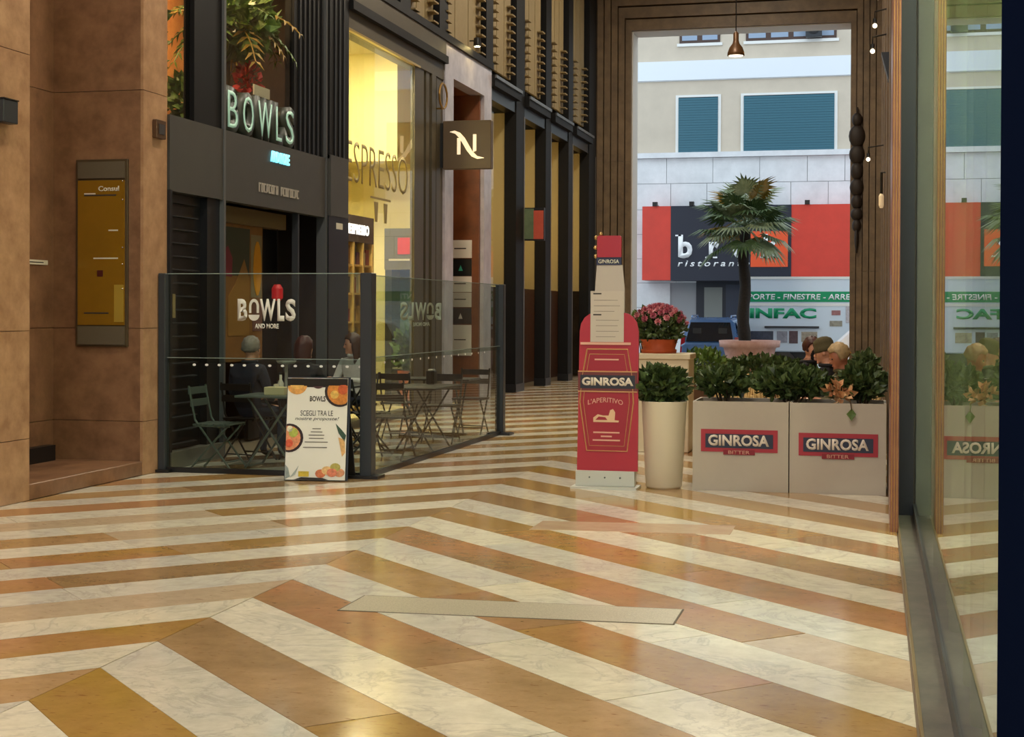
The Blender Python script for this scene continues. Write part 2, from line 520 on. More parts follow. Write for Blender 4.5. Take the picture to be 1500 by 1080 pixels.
# red marble jamb standing at the end of the storefront
tj = thing('door_jamb', (0.15, 11.9, 0), 'red marble jamb with thin gold mouldings beside the glass storefront', 'jamb', kind='structure')
bx('slab', 0.118, 0.178, 11.28, 12.5, 0, CEIL, mat('dark_red_marble', (112, 62, 44), 0.3, c2=(142, 88, 62), vscale=6), tj)
for x in (0.128, 0.148, 0.166):
    MB().tube([(x, 11.276, 0), (x, 11.276, CEIL)], 0.004, 6).build('moulding', mat('gold_trim', (180, 134, 84), 0.35, metal=0.5), tj)

# ---- the glass storefront on the right
sf = thing('window_1', (0.31, 7.5, 0), 'tall reflective glass storefront with dark frames along the right side', 'window', kind='structure')
bx('pane', 0.306, 0.316, 3.93, 12.02, 0.12, 5.6, M_storeglass, sf)
bx('pane', 0.306, 0.316, -3, 3.2, 0.12, 5.6, M_storeglass, sf)
M_navy = mat('blue_black_frame', (14, 24, 50), 0.9, spec=0.0)
bx('mullion', 0.303, 0.36, 3.2, 3.93, 0.0, 5.6, M_navy, sf, bevel=0.006)
bx('mullion', 0.178, 0.305, 12.02, 12.5, 0, 5.6, M_black, sf, bevel=0.006)
bx('sill', 0.182, 0.40, -3, 12.02, 0.0, 0.03, mat('slate_sill', (70, 68, 62), 0.45, c2=(96, 92, 82), vscale=8), sf)
bx('sill_trim', 0.176, 0.188, -3, 12.02, 0.0, 0.034, mat('brass_edge', (150, 132, 96), 0.35, metal=0.6), sf)
bx('bottom_rail', 0.296, 0.326, -3, 12.02, 0.03, 0.12, M_darkgrey, sf)
bx('head', 0.25, 1.2, -3, 12.5, 5.6, CEIL, M_travertine, sf)
# room behind it
rm = MB().box(3.1, 3.2, -3, 12.5, 0, CEIL).box(0.32, 3.1, 12.1, 12.5, 0, 5.6).box(0.36, 3.1, -3.1, -3, 0, 5.6)
o = rm.build('wall_shop', mat('shop_wall', (202, 202, 186), 0.7)); tag(o, 'dim wall inside the curtained shop on the right', 'wall', kind='structure')
o = bx('floor_shop', 0.6, 3.1, -3, 12.4, -0.3, 0.0, mat('shop_floor', (110, 90, 66), 0.5)); tag(o, 'floor inside the curtained shop', 'floor', kind='structure')
M_curt = mat('pale_curtain', (206, 214, 178), 0.8)
_nt = M_curt.node_tree
_tl = _nt.nodes.new('ShaderNodeBsdfTranslucent'); _tl.inputs[0].default_value = srgb((214, 224, 190))
_mx = _nt.nodes.new('ShaderNodeMixShader'); _mx.inputs[0].default_value = 0.55
_nt.links.new(_nt.nodes['Principled BSDF'].outputs[0], _mx.inputs[1]); _nt.links.new(_tl.outputs[0], _mx.inputs[2])
_nt.links.new(_mx.outputs[0], _nt.nodes['Material Output'].inputs['Surface'])
for i, (ya, yb) in enumerate(((0.4, 3.1), (4.1, 6.6), (7.4, 9.6))):
    n = 72; mb = MB(); vs = []; fs = []
    for k in range(n + 1):
        y = ya + (yb - ya) * k / n
        x = 0.46 + 0.07 * math.sin(k * 0.7) + 0.03 * math.sin(k * 0.31 + i)
        vs += [(x, y, 0.05), (x, y, 5.4)]
    for k in range(n): fs.append((2 * k, 2 * k + 2, 2 * k + 3, 2 * k + 1))
    o = mb.add(vs, fs).build('curtain', M_curt, smooth=True)
    md = o.modifiers.new('thick', 'SOLIDIFY'); md.thickness = 0.006
    tag(o, ['pale green pleated curtain behind the near storefront glass', 'pale green pleated curtain in the middle of the storefront', 'pale green pleated curtain towards the far end of the storefront'][i], 'curtain')

for y in (2.5, 6.0, 9.5):  # lights added so the curtains show through the glass
    t = thing('added_shop_light', (1.6, y, 5.6), 'added square light brightening the curtained shop, %s one' % {2.5: 'nearest', 6.0: 'middle', 9.5: 'farthest'}[y], 'lamp', 'added lights in the curtained shop')
    bx('frame', 1.25, 1.95, y - 0.35, y + 0.35, 5.54, 5.6, M_white, t)
    bx('diffuser', 1.28, 1.92, y - 0.32, y + 0.32, 5.52, 5.545, mat('shop_glow', (255, 250, 230), 0.5, emit=(255, 248, 224), estr=240), t)

# ---- end portal : travertine frame in stepped mouldings
pe = thing('wall_end', (XC, YEND, 0), 'stepped travertine portal framing the way out to the street', 'wall', kind='structure')
OL, OR, OT = -6.02, -0.60, 8.72
NST = 5
wl_w = (OL - WL) / NST; wr_w = (WR - OR) / NST; wt = 0.30
for i in range(NST):
    # i = 0 is the innermost step
    yf = YEND + 0.32 - 0.08 * i
    xa1 = OL - wl_w * i; xa0 = OL - wl_w * (i + 1) + 0.02
    xb0 = OR + wr_w * i; xb1 = OR + wr_w * (i + 1) - 0.02
    za = OT + wt * i; zb = OT + wt * (i + 1) - 0.03
    # jambs in three courses
    for (z0, z1) in ((0, 2.6), (2.6, 5.4), (5.4, za)):
        bx('jamb_block', xa0, xa1, yf, YEND + 1.2, z0 + 0.004, z1, M_travertine, pe)
        bx('jamb_block', xb0, xb1, yf, YEND + 1.2, z0 + 0.004, z1, M_travertine, pe)
    bx('lintel_block', xa0, xb1, yf, YEND + 1.2, za, zb, M_travertine, pe)
MB().box(-9.4, OL - 0.03, YEND + 0.4, YEND + 1.15, 0, 14).box(OR + 0.03, 3.2, YEND + 0.4, YEND + 1.15, 0, 14).box(OL - 0.1, OR + 0.1, YEND + 0.4, YEND + 1.15, OT + 0.06, 14).build('core', M_groove, pe)
MB().box(-9.4, WL, YEND + 0.05, YEND + 0.4, 0, CEIL).box(WL, WR, YEND + 0.05, YEND + 0.4, OT + wt * NST, CEIL).build('upper_band', M_travertine, pe)
# outer reveal, its daylight painted in as a paler colour
M_reveal = mat('daylight_tint_reveal', (206, 200, 190), 0.6)
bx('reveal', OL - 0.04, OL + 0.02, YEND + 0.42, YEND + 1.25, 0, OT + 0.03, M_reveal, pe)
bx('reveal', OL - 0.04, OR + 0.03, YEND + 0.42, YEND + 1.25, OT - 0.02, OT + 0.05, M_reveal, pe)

# ---- street
o = bx('ground_street', -60, 60, 39.62, 51.9, -0.6, -0.35, mat('asphalt', (112, 112, 112), 0.8, var=0.15)); tag(o, 'grey asphalt street beyond the arcade', 'street', kind='structure')
o = bx('ground_outside', -60, 60, -40, -9.05, -0.6, -0.02, mat('paving', (150, 146, 138), 0.8)); tag(o, 'paved ground behind the viewer', 'pavement', kind='structure')

# ================================================================== THE BUILDING ACROSS THE STREET
FY = 52.0
S = FY / 50.0
bd = thing('apartment_building', (-3, FY, -0.35), 'beige building across the street with teal roller shutters and pale stone base', 'building')
M_stucco = mat('beige_stucco', (198, 186, 168), 0.85, var=0.06, vscale=1.2)
M_ash = mat('pale_ashlar', (206, 208, 210), 0.6, c2=(226, 228, 230), vscale=1.5)
ZL, ZB0, ZB1 = 7.05, 9.62, 10.28
bx('upper_wall', -18, 12, FY, FY + 0.6, ZB1, 16, M_stucco, bd)
bx('wall', -18, 12, FY, FY + 0.6, ZL, ZB0, M_stucco, bd)
bx('stone_base', -18, 12, FY + 0.03, FY + 0.6, -0.35, ZL, mat('ashlar_joint', (150, 152, 156), 0.8), bd)
bx('string_course', -18, 12, FY - 0.08, FY + 0.4, ZB0, ZB1, mat('white_band', (222, 228, 234), 0.6), bd)
bx('string_course', -18, 12, FY - 0.03, FY, ZB0 - 0.03, ZB0 + 0.02, M_ash, bd)
bx('ledge', -18, 12, FY - 0.16, FY + 0.3, ZL - 0.12, ZL + 0.06, M_ash, bd)
rows = [(-0.35, 0.9), (0.9, 1.75), (1.75, 2.6), (2.6, 3.45), (3.45, 4.3), (4.3, 5.15), (5.15, 6.05), (6.05, 6.93)]
for r, (z0, z1) in enumerate(rows):
    x = -11.0 + (0.8 if r % 2 else 0)
    while x < 3.4:
        w = R.choice((1.25, 1.6, 1.9))
        if not (z1 < 2.7 and x + w > -6.0 and x < -4.4):
            bx('stone_block', x + 0.008, x + w - 0.008, FY - 0.005 - R.uniform(0, 0.006), FY + 0.03, z0 + 0.008, z1 - 0.008, M_ash, bd)
        x += w
M_teal = mat('teal_shutter', (52, 100, 116), 0.5)
M_winframe = mat('white_surround', (224, 224, 220), 0.5)
for (xa, xb) in ((-6.64, -5.28), (-4.40, -1.36), (-0.3, 1.2), (-10.5, -9.0)):
    w = bx('window', xa - 0.1, xb + 0.1, FY - 0.04, FY, ZL + 0.06, 9.10, M_winframe, bd)
    bx('opening', xa, xb, FY - 0.045, FY - 0.04, ZL + 0.06, 9.02, M_dark, w)
    n = 22
    for q in range(n):
        z0 = ZL + 0.06 + (9.0 - ZL - 0.06) * q / n
        bx('shutter_slat', xa, xb, FY - 0.062 - 0.004 * (q % 2), FY - 0.045, z0, z0 + (9.0 - ZL - 0.06) / n - 0.006, M_teal, w)
M_sky_glass = mat('street_window_glass', (150, 168, 190), 0.08, spec=0.8)
M_brownframe = mat('brown_frame', (72, 52, 44), 0.5)
for (xa, xb, npane) in ((-6.62, -5.22, 2), (-4.34, -1.30, 4), (-0.3, 1.2, 2), (-10.5, -9.0, 2)):
    w = bx('window', xa - 0.08, xb + 0.08, FY - 0.06, FY, 10.78, 10.88, M_winframe, bd)
    bx('window_frame', xa, xb, FY - 0.03, FY, 10.88, 12.6, M_brownframe, w)
    pw = (xb - xa) / npane
    for q in range(npane):
        bx('pane', xa + pw * q + 0.09, xa + pw * (q + 1) - 0.09, FY - 0.04, FY - 0.03, 10.98, 12.5, M_sky_glass, w)
t = thing('air_conditioner', (-2.05, FY - 0.3, 10.88), 'dark air conditioning unit on the upper window ledge', 'air conditioner')
bx('casing', -2.32, -1.78, FY - 0.34, FY - 0.06, 10.9, 11.5, M_darkgrey, t, bevel=0.01)
MB().lathe([(0.2, 0), (0.2, 0.02)], (0, 0, 0), 18).build('fan_grille', M_black, t, local=True).matrix_local = Matrix.Translation((0.0, -0.05, 0.32)) @ Matrix.Rotation(math.radians(90), 4, 'X')
# street door
d = bx('doorway', -6.0, -4.42, FY - 0.012, FY + 0.02, -0.35, 2.7, mat('doorway_dark', (26, 30, 42), 0.5), bd)
bx('door_glass', -5.72, -5.1, FY - 0.03, FY - 0.012, -0.2, 2.45, mat('door_grey_glass', (122, 126, 122), 0.3), d)
bx('door_frame', -4.98, -4.5, FY - 0.03, FY - 0.012, -0.3, 2.55, mat('door_blue', (40, 48, 66), 0.4), d)

# ---- restaurant awning sign
SY = 51.0
sg = thing('restaurant_sign', (-4.5, SY, 2.66), 'long red and navy restaurant signboard with white lettering behind the palm', 'sign')
M_rsign = mat('red_sign', (204, 60, 44), 0.5, var=0.08, vscale=1.5)
M_nsign = mat('navy_sign', (26, 32, 48), 0.45)
bx('red_panel', -7.74, -6.76, SY, FY - 0.1, 2.68, 5.2, M_rsign, sg)
bx('navy_panel', -6.76, -2.72, SY - 0.02, FY - 0.1, 2.66, 5.2, M_nsign, sg)
bx('red_panel', -2.72, 1.6, SY, FY - 0.1, 2.68, 5.2, M_rsign, sg)
bx('orange_square', -4.06, -2.83, SY - 0.04, SY - 0.02, 3.12, 4.32, mat('orange_square', (226, 84, 40), 0.5), sg)
M_wl = mat('white_letter', (236, 238, 240), 0.5)
def serif(x, z, w, par, y=SY - 0.06):
    bx('serif', x, x + w, y, y + 0.03, z, z + 0.05, M_wl, par)
b_ = lettering('b', (-6.50, SY - 0.02, 3.42), '-Y', 0.48, 0.80, 0.03, M_wl, sg, bold=0.035)
serif(-6.60, 4.17, 0.2, sg, SY - 0.05)
lettering('r', (-5.46, SY - 0.02, 3.42), '-Y', 0.34, 0.56, 0.03, M_wl, sg, bold=0.04)
serif(-5.58, 3.42, 0.4, sg, SY - 0.05)
lettering('e', (-4.66, SY - 0.02, 3.41), '-Y', 0.45, 0.57, 0.03, M_wl, sg, bold=0.03)
lettering('k', (-3.64, SY - 0.04, 3.42), '-Y', 0.50, 0.80, 0.03, M_wl, sg, bold=0.04)
serif(-3.74, 3.42, 0.32, sg, SY - 0.07); serif(-3.36, 3.42, 0.30, sg, SY - 0.07)
lettering('ristorante', (-6.52, SY - 0.02, 3.14), '-Y', 2.42, 0.2, 0.02, M_wl, sg, bold=0.015, shear=0.25, spacing=1.5)
for x in (-7.3, -6.05, -2.2):
    MB().tube([(x, FY - 0.1, 5.24), (x, SY + 0.1, 5.3), (x, SY - 0.05, 5.26)], 0.03, 6).box(x - 0.08, x + 0.08, SY - 0.1, SY + 0.1, 5.2, 5.34).build('sign_lamp', M_black, sg)

# ================================================================== VEHICLES
def loft_car(t, paint, L, W, secs, dark=M_black):
    """secs: (y, ztop, half width at top, belt z) from the tail to the nose, local coordinates, nose at +Y"""
    mb = MB(); rings = []
    for (y, zt, wt_, zb, wf) in secs:
        w = W / 2 * wf
        prof = [(w * 0.86, 0.24), (w * 0.98, 0.42), (w, 0.72), (w * 0.97, zb), (wt_, zt - 0.07), (wt_ * 0.86, zt)]
        ring = [(x, y, z) for x, z in prof] + [(-x, y, z) for x, z in reversed(prof)]
        rings.append(ring)
    n = len(rings[0]); vs = [v for r in rings for v in r]; fs = []
    for i in range(len(rings) - 1):
        for k_ in range(n):
            fs.append((i * n + k_, (i + 1) * n + k_, (i + 1) * n + (k_ + 1) % n, i * n + (k_ + 1) % n))
    fs.append(tuple(range(n))); fs.append(tuple(range(len(vs) - 1, len(vs) - n - 1, -1)))
    mb.add(vs, fs).build('body', paint, t, local=True, bevel=0.0)
    for (y, sx) in ((L * 0.2, 1), (L * 0.2, -1), (L * 0.8, 1), (L * 0.8, -1)):
        o = MB().lathe([(0.0, -0.1), (0.2, -0.1), (0.31, -0.09), (0.31, 0.09), (0.2, 0.1), (0.0, 0.1)], n=20).build('wheel', M_black, t, local=True)
        o.location = (sx * (W / 2 - 0.1), y, 0.31); o.rotation_euler = (0, math.radians(90), 0)
        h = MB().lathe([(0.0, -0.11), (0.19, -0.115), (0.19, 0.115), (0.0, 0.11)], n=14).build('hub_cap', M_steel, o, local=True)

M_blue = mat('blue_car_paint', (70, 104, 150), 0.25, coat=0.6)
M_carglass = mat('car_glass', (22, 28, 36), 0.05, spec=0.9)
M_tail = mat('tail_light', (140, 24, 34), 0.2)
car = thing('car', (-4.46, 41.9, -0.35), 'blue compact van seen from behind, parked beyond the flower pots', 'car')
loft_car(car, M_blue, 4.1, 1.62, [(0.0, 1.05, 0.80, 0.98, 0.96), (0.05, 1.12, 0.79, 1.0, 1), (0.28, 1.74, 0.64, 1.02, 1), (1.2, 1.80, 0.66, 1.04, 1), (2.2, 1.76, 0.66, 1.04, 1), (3.05, 1.12, 0.70, 1.0, 1), (3.9, 0.92, 0.66, 0.85, 0.94), (4.1, 0.62, 0.6, 0.56, 0.84)])
rwq = [(-0.66, 0.03, 1.13), (0.66, 0.03, 1.13), (0.55, 0.235, 1.66), (-0.55, 0.235, 1.66)]
MB().add([(x, y - 0.02, z) for x, y, z in rwq] + [(x, y + 0.02, z) for x, y, z in rwq], [(0, 1, 2, 3), (7, 6, 5, 4), (0, 4, 5, 1), (1, 5, 6, 2), (2, 6, 7, 3), (3, 7, 4, 0)]).build('rear_window', M_carglass, car, local=True)
for sx in (1, -1):
    MB().add([(sx * 0.70, -0.005, 0.8), (sx * 0.83, 0.02, 0.8), (sx * 0.80, 0.06, 1.25), (sx * 0.69, 0.05, 1.25), (sx * 0.70, 0.08, 0.8), (sx * 0.84, 0.1, 0.8), (sx * 0.81, 0.14, 1.25), (sx * 0.69, 0.12, 1.25)], [(0, 1, 2, 3), (0, 4, 5, 1), (1, 5, 6, 2), (2, 6, 7, 3), (3, 7, 4, 0), (4, 7, 6, 5)]).build('tail_light', M_tail, car, local=True)
    MB().tube([(sx * 0.55, 0.5, 1.78), (sx * 0.55, 0.55, 1.84), (sx * 0.55, 1.9, 1.85), (sx * 0.55, 1.95, 1.78)], 0.022, 8).build('roof_rail', M_blue, car, local=True)
    MB().add([(sx * 0.826, 0.5, 1.1), (sx * 0.826, 2.6, 1.1), (sx * 0.69, 2.2, 1.64), (sx * 0.69, 0.6, 1.66)], [(0, 1, 2, 3) if sx > 0 else (3, 2, 1, 0)]).build('side_window', M_carglass, car, local=True)
bx('bumper', -0.80, 0.80, -0.08, 0.1, 0.3, 0.58, M_darkgrey, car, bevel=0.03, local=True)
bx('number_plate', -0.26, 0.26, -0.03, 0.0, 0.72, 0.84, M_white, car, local=True)
for sx in (-0.36, 0.36):
    bx('headrest', sx - 0.12, sx + 0.12, -0.005, 0.0, 1.3, 1.5, M_black, car, local=True).location = (0, 0.1, 0)

car2 = thing('car', (-1.25, 41.4, -0.35), 'white car half hidden behind the right portal jamb', 'car', rz=math.radians(-90))
loft_car(car2, mat('white_car_paint', (226, 228, 236), 0.25, coat=0.5), 4.0, 1.6, [(0.0, 0.7, 0.6, 0.6, 0.85), (0.08, 1.0, 0.7, 0.9, 0.97), (0.75, 1.62, 0.62, 1.0, 1), (1.3, 1.74, 0.64, 1.02, 1), (2.3, 1.7, 0.64, 1.02, 1), (3.1, 1.1, 0.68, 0.98, 1), (3.9, 0.85, 0.64, 0.8, 0.92), (4.0, 0.6, 0.58, 0.52, 0.84)])
for sx in (1, -1):
    MB().add([(sx * 0.79, 0.7, 1.1), (sx * 0.79, 2.7, 1.08), (sx * 0.66, 2.25, 1.58), (sx * 0.66, 1.0, 1.58)], [(0, 1, 2, 3) if sx > 0 else (3, 2, 1, 0)]).build('side_window', M_carglass, car2, local=True)

tr = thing('delivery_truck', (-1.2, 45.2, -0.35), 'white delivery truck with green lettering parked across the portal', 'truck')
bx('cargo_box', -3.62, 1.3, 44.1, 46.3, 0.45, 2.62, mat('truck_white', (214, 228, 240), 0.35), tr, bevel=0.03)
bx('roof_edge', -3.64, 1.32, 44.08, 46.32, 2.56, 2.63, M_white, tr)
M_green = mat('sign_green', (0, 150, 98), 0.5)
bx('green_band', -3.60, 1.29, 44.085, 44.1, 1.90, 2.20, M_green, tr)
bx('white_band', -3.60, 1.29, 44.088, 44.1, 1.78, 1.86, M_white, tr)
lettering('PORTE - FINESTRE - ARREDAMENTI', (-3.58, 44.085, 1.965), '-Y', 4.0, 0.165, 0.006, M_wl, tr, bold=0.02, shear=0.1)
lettering('INFAC', (-3.53, 44.1, 1.42), '-Y', 1.90, 0.30, 0.01, M_green, tr, bold=0.045)
for (xa, xb, z0, z1, c) in ((-3.5, -2.85, 0.72, 1.05, (70, 76, 92)), (-2.75, -2.45, 0.72, 1.05, (150, 150, 160)), (-2.4, -2.15, 0.7, 1.06, (96, 74, 78)), (-2.05, -1.6, 0.75, 1.04, (172, 160, 140)), (-1.2, -0.95, 1.52, 1.66, (160, 110, 110)), (-1.25, -0.9, 1.2, 1.36, (150, 146, 130)), (-0.8, -0.4, 1.3, 1.8, (190, 186, 190))):
    bx('printed_picture', xa, xb, 44.09, 44.1, z0, z1, mat('print_%d_%d_%d' % c, c, 0.5, var=0.3, vscale=9), tr)
bx('side_rail', -3.1, -1.55, 44.04, 44.1, 1.14, 1.2, M_darkgrey, tr)
bx('chassis', -3.4, 3.0, 44.4, 46.0, 0.1, 0.45, M_black, tr)
bx('cab', 1.45, 3.2, 44.2, 46.2, 0.15, 2.1, M_white, tr, bevel=0.12)
for x in (-2.6, 2.4):
    for y in (44.3, 46.1):
        o = MB().lathe([(0.0, -0.13), (0.25, -0.13), (0.42, -0.11), (0.42, 0.11), (0.25, 0.13), (0.0, 0.13)], n=20).build('wheel', M_black, tr, local=True)
        o.location = (x + 1.2, y - 45.2, 0.42); o.rotation_euler = (math.radians(90), 0, 0)

# ================================================================== PALM IN A BOWL
pt = thing('palm_tree', (-3.40, 40.6, -0.35), 'tall fan palm with dark trunk standing in front of the restaurant sign', 'palm')
trunk = [(-3.40 + 0.03 * math.sin(q), 40.6, 0.3 + 3.5 * q / 14) for q in range(15)]
MB().tube(trunk, [0.17 + 0.012 * (q % 2) - 0.003 * q for q in range(15)], 12).build('trunk', mat('palm_trunk', (22, 18, 16), 0.9, c2=(40, 33, 27), vscale=20, bump=0.5), pt, smooth=True)
M_palm = [mat('palm_green', (46, 74, 38), 0.45, c2=(96, 120, 76), vscale=6), mat('palm_pale', (110, 132, 100), 0.4, c2=(156, 170, 140), vscale=6), mat('palm_yellow', (176, 132, 44), 0.5, c2=(120, 110, 40), vscale=5)]
crown = Vector((-3.38, 40.6, 3.9))
def frond(az, el, plen, rad, m):
    mb = MB()
    dirv = Vector((math.cos(az) * math.cos(el), math.sin(az) * math.cos(el), math.sin(el)))
    base = crown + Vector((0, 0, R.uniform(-0.15, 0.3)))
    hub = base + dirv * plen + Vector((0, 0, -0.12 * plen))
    mb.tube([base, base + dirv * plen * 0.5 + Vector((0, 0, 0.02)), hub], [0.02, 0.014, 0.01], 5)
    side = dirv.cross(Vector((0, 0, 1)))
    side = side.normalized() if side.length > 0.05 else Vector((1, 0, 0))
    nrm = side.cross(dirv).normalized()
    n = 23
    for q in range(n):
        a = math.radians(-125 + 250 * q / (n - 1))
        d = dirv * math.cos(a) + side * math.sin(a)
        ln = rad * (0.72 + 0.28 * math.cos(a)) * R.uniform(0.9, 1.08)
        p1 = hub + d * ln * 0.55 + nrm * 0.05 * ln
        p2 = hub + d * ln - Vector((0, 0, 1)) * ln * (0.14 + 0.12 * R.random()) + nrm * 0.0
        w = nrm.cross(d).normalized() * rad * 0.062
        mb.add([hub, p1 - w, p2, p1 + w, p1 + nrm * 0.03 * rad], [(0, 1, 4), (0, 4, 3), (4, 1, 2), (4, 2, 3)])
    mb.build('frond', m, pt)
for q in range(40):
    az = 2 * math.pi * (q * 0.381966)
    el = math.radians(68 - 104 * (q / 39.0))
    m = M_palm[2] if q in (5, 9, 30, 32, 27) else (M_palm[1] if R.random() < 0.38 else M_palm[0])
    frond(az, el, R.uniform(0.62, 0.85), R.uniform(0.66, 0.84), m)
pb = thing('plant_bowl', (-3.25, 40.6, -0.35), 'wide pale pink terracotta bowl at the foot of the palm', 'plant pot')
MB().lathe([(0.4, 0.0), (0.52, 0.3), (0.66, 0.85), (0.70, 1.0), (0.80, 1.02), (0.82, 1.19), (0.74, 1.2), (0.70, 1.08), (0.1, 1.06)], (-3.25, 40.6, -0.35), 32).build('bowl', mat('pink_terracotta', (176, 132, 120), 0.7, c2=(196, 158, 146), vscale=5), pb, smooth=True)
MB().lathe([(0.72, 1.07), (0.1, 1.13)], (-3.25, 40.6, -0.35), 24).build('soil', M_stem, pb)

# ================================================================== LEFT SHOPS
# ---- bowl restaurant: fascia, shutter, door, upper windows
fa = thing('shop_fascia', (WL, 16, 2.8), 'charcoal shop fascia band of the bowl restaurant', 'fascia')
bx('panel', WL - 0.1, WL + 0.02, 13.77, 15.03, 2.79, 3.55, M_charcoal, fa)
bx('panel', WL - 0.1, WL + 0.02, 15.05, 18.12, 2.79, 3.55, M_charcoal, fa)
bx('panel', WL - 0.1, WL + 0.07, 18.2, 18.86, 2.82, 3.6, M_charcoal, fa)
M_cyan = mat('cyan_lit_letters', (150, 225, 235), 0.4, emit=(120, 220, 240), estr=1.6)
lettering('AND MORE', (WL + 0.02, 16.33, 3.33), '+X', 0.55, 0.13, 0.02, M_cyan, fa, bold=0.03)
M_gl = mat('grey_letters', (168, 160, 150), 0.5)
for q in range(17):
    if q == 8: continue
    y = 15.99 + q * 0.0725
    st = MB().box(WL + 0.02, WL + 0.03, y, y + 0.016, 2.955, 3.06)
    st.box(WL + 0.02, WL + 0.03, y + 0.016, y + 0.055, 3.042, 3.06)
    if q % 3: st.box(WL + 0.02, WL + 0.03, y + 0.016, y + 0.055, 2.955, 2.973)
    if q % 2: st.box(WL + 0.02, WL + 0.03, y + 0.04, y + 0.055, 2.973, 3.042)
    st.build('small_character', M_gl, fa)
# free standing letters on top of the fascia
M_lit = mat('lit_letter_edge', (170, 205, 188), 0.4, emit=(170, 225, 200), estr=0.22)
M_letface = mat('letter_face', (54, 60, 54), 0.4)
for ch, ya, w, m in (('B', 15.14, 0.36, M_lit), ('O', 15.55, 0.38, M_lit), ('W', 15.97, 0.5, M_letface), ('L', 16.5, 0.26, M_letface), ('S', 16.8, 0.34, M_letface)):
    o = lettering(ch, (WL - 0.16, ya, 3.55), '+X', w, 0.50, 0.16, M_letface, None, name='standing_letter', bold=0.06)
    e = lettering(ch, (WL - 0.005, ya + 0.05, 3.60), '+X', w - 0.1, 0.40, 0.012, M_lit, o, name='lit_face', bold=-0.01)
    tag(o, 'standing shop letter %s on top of the charcoal fascia' % ch, 'letter', 'standing letters of the bowl restaurant')
t = bx('small_notice', WL - 0.1, WL - 0.085, 16.1, 16.56, 4.08, 4.2, M_offwhite, None); tag(t, 'small pale notice above the standing shop letters', 'sign')

bw = thing('shop_front', (WL, 16.3, 0), 'black framed front of the bowl restaurant with upper windows', 'shop front', kind='structure')
bx('upper_panel', WL - 0.12, WL, 14.36, 15.03, 3.55, 6.2, M_dark, bw)
bx('upper_panel', WL - 0.14, WL - 0.02, 17.16, 18.12, 3.55, 6.2, M_dark, bw)
bx('upper_panel', WL - 0.14, WL + 0.05, 18.2, 18.92, 3.55, 6.2, M_dark, bw)
for y in (17.3, 17.45, 17.6, 17.75, 17.9, 18.05, 18.36, 18.52, 18.68):
    bx('rib', WL - 0.03, WL + 0.065 if y > 18.2 else WL - 0.0, y, y + 0.05, 3.56, 6.2, M_black, bw)
for y, z1 in ((15.03, 6.2), (18.13, 6.2), (13.76, 2.8)):
    bx('post', WL - 0.1, WL + 0.03, y, y + 0.05, 0.0, z1, M_grey if y > 14 else M_black, bw)
bx('pane', WL - 0.06, WL - 0.05, 13.77, 14.36, 3.55, 6.2, M_shopglass, bw)
bx('pane', WL - 0.06, WL - 0.05, 15.08, 17.16, 3.55, 6.2, M_shopglass, bw)
bx('plinth', WL - 0.12, WL + 0.04, 13.77, 15.03, 0, 0.17, mat('grey_plinth', (112, 108, 98), 0.5), bw)
bx('side_panel', WL - 0.12, WL - 0.02, 14.72, 15.03, 0.17, 2.79, M_black, bw)
bx('corner_panel', WL - 0.12, WL + 0.05, 18.18, 18.92, 0.0, 2.82, M_black, bw)
bx('small_plate', WL + 0.05, WL + 0.056, 18.45, 18.68, 2.66, 2.74, M_offwhite, bw)
sh = thing('louvre_shutter', (WL, 14.2, 0.17), 'black louvred shutter beside the marble alcove', 'shutter')
bx('backing', WL - 0.14, WL - 0.10, 13.82, 14.72, 0.17, 2.79, M_black, sh)
n = 19
for q in range(n):
    z = 0.22 + q * 0.137
    MB().prism([(0, 0), (0.06, 0.0), (0.06, 0.012), (0.0, 0.02)], (WL - 0.10, 13.83, z), (1, 0, 0), (0, 0, 1), (0, 1, 0), 0.72).build('slat', mat('shutter_slat_black', (24, 25, 27), 0.5), sh)
bx('handle', WL - 0.05, WL + 0.01, 13.86, 13.92, 1.52, 1.76, mat('brass_plate', (160, 140, 96), 0.4, metal=0.3), sh)

# inside of the restaurant
bi = MB()
bi.box(-9.4, -9.3, 13.75, 18.92, 0, 6.2).box(-9.3, WL - 0.14, 18.84, 18.92, 0, 6.2).box(-9.3, WL - 0.14, 13.72, 13.76, 0, 6.2)
o = bi.build('wall_restaurant', mat('restaurant_wall', (60, 46, 36), 0.8)); tag(o, 'dark inner walls of the bowl restaurant', 'wall', kind='structure')
o = bx('floor_mezzanine', -9.3, WL - 0.14, 13.76, 18.84, 2.95, 3.4, M_black); tag(o, 'mezzanine floor inside the bowl restaurant', 'floor', kind='structure')
o = bx('ceiling_mezzanine', -9.3, WL - 0.14, 13.76, 18.84, 5.9, 6.0, mat('orange_ceiling', (170, 84, 40), 0.7)); tag(o, 'orange ceiling behind the upper restaurant windows', 'ceiling', kind='structure')
t = bx('backdrop_panel', -8.7, -8.64, 13.8, 18.8, 3.4, 5.9, mat('warm_panel', (224, 160, 92), 0.7, c2=(186, 118, 60), vscale=2)); tag(t, 'warm ochre wall panel behind the hanging greenery', 'panel')
for (x, y) in ((-7.7, 14.6), (-7.8, 16.6)):  # unseen lamps added to brighten the plants and ochre panel
    t = thing('fill_light', (x, y, 5.9), 'unseen added downlight above the %s' % ('dark leafy creeper' if y < 15 else 'drooping indoor palm'), 'lamp', 'added lights upstairs in the restaurant')
    MB().lathe([(0.09, -0.05), (0.12, -0.05), (0.12, 0.0)], (x, y, 5.9), 16).build('housing', M_black, t)
    MB().lathe([(0.09, -0.06), (0.09, -0.045)], (x, y, 5.9), 16).build('bulb', mat('fill_light_glow', (255, 230, 190), 0.5, emit=(255, 214, 160), estr=800), t)

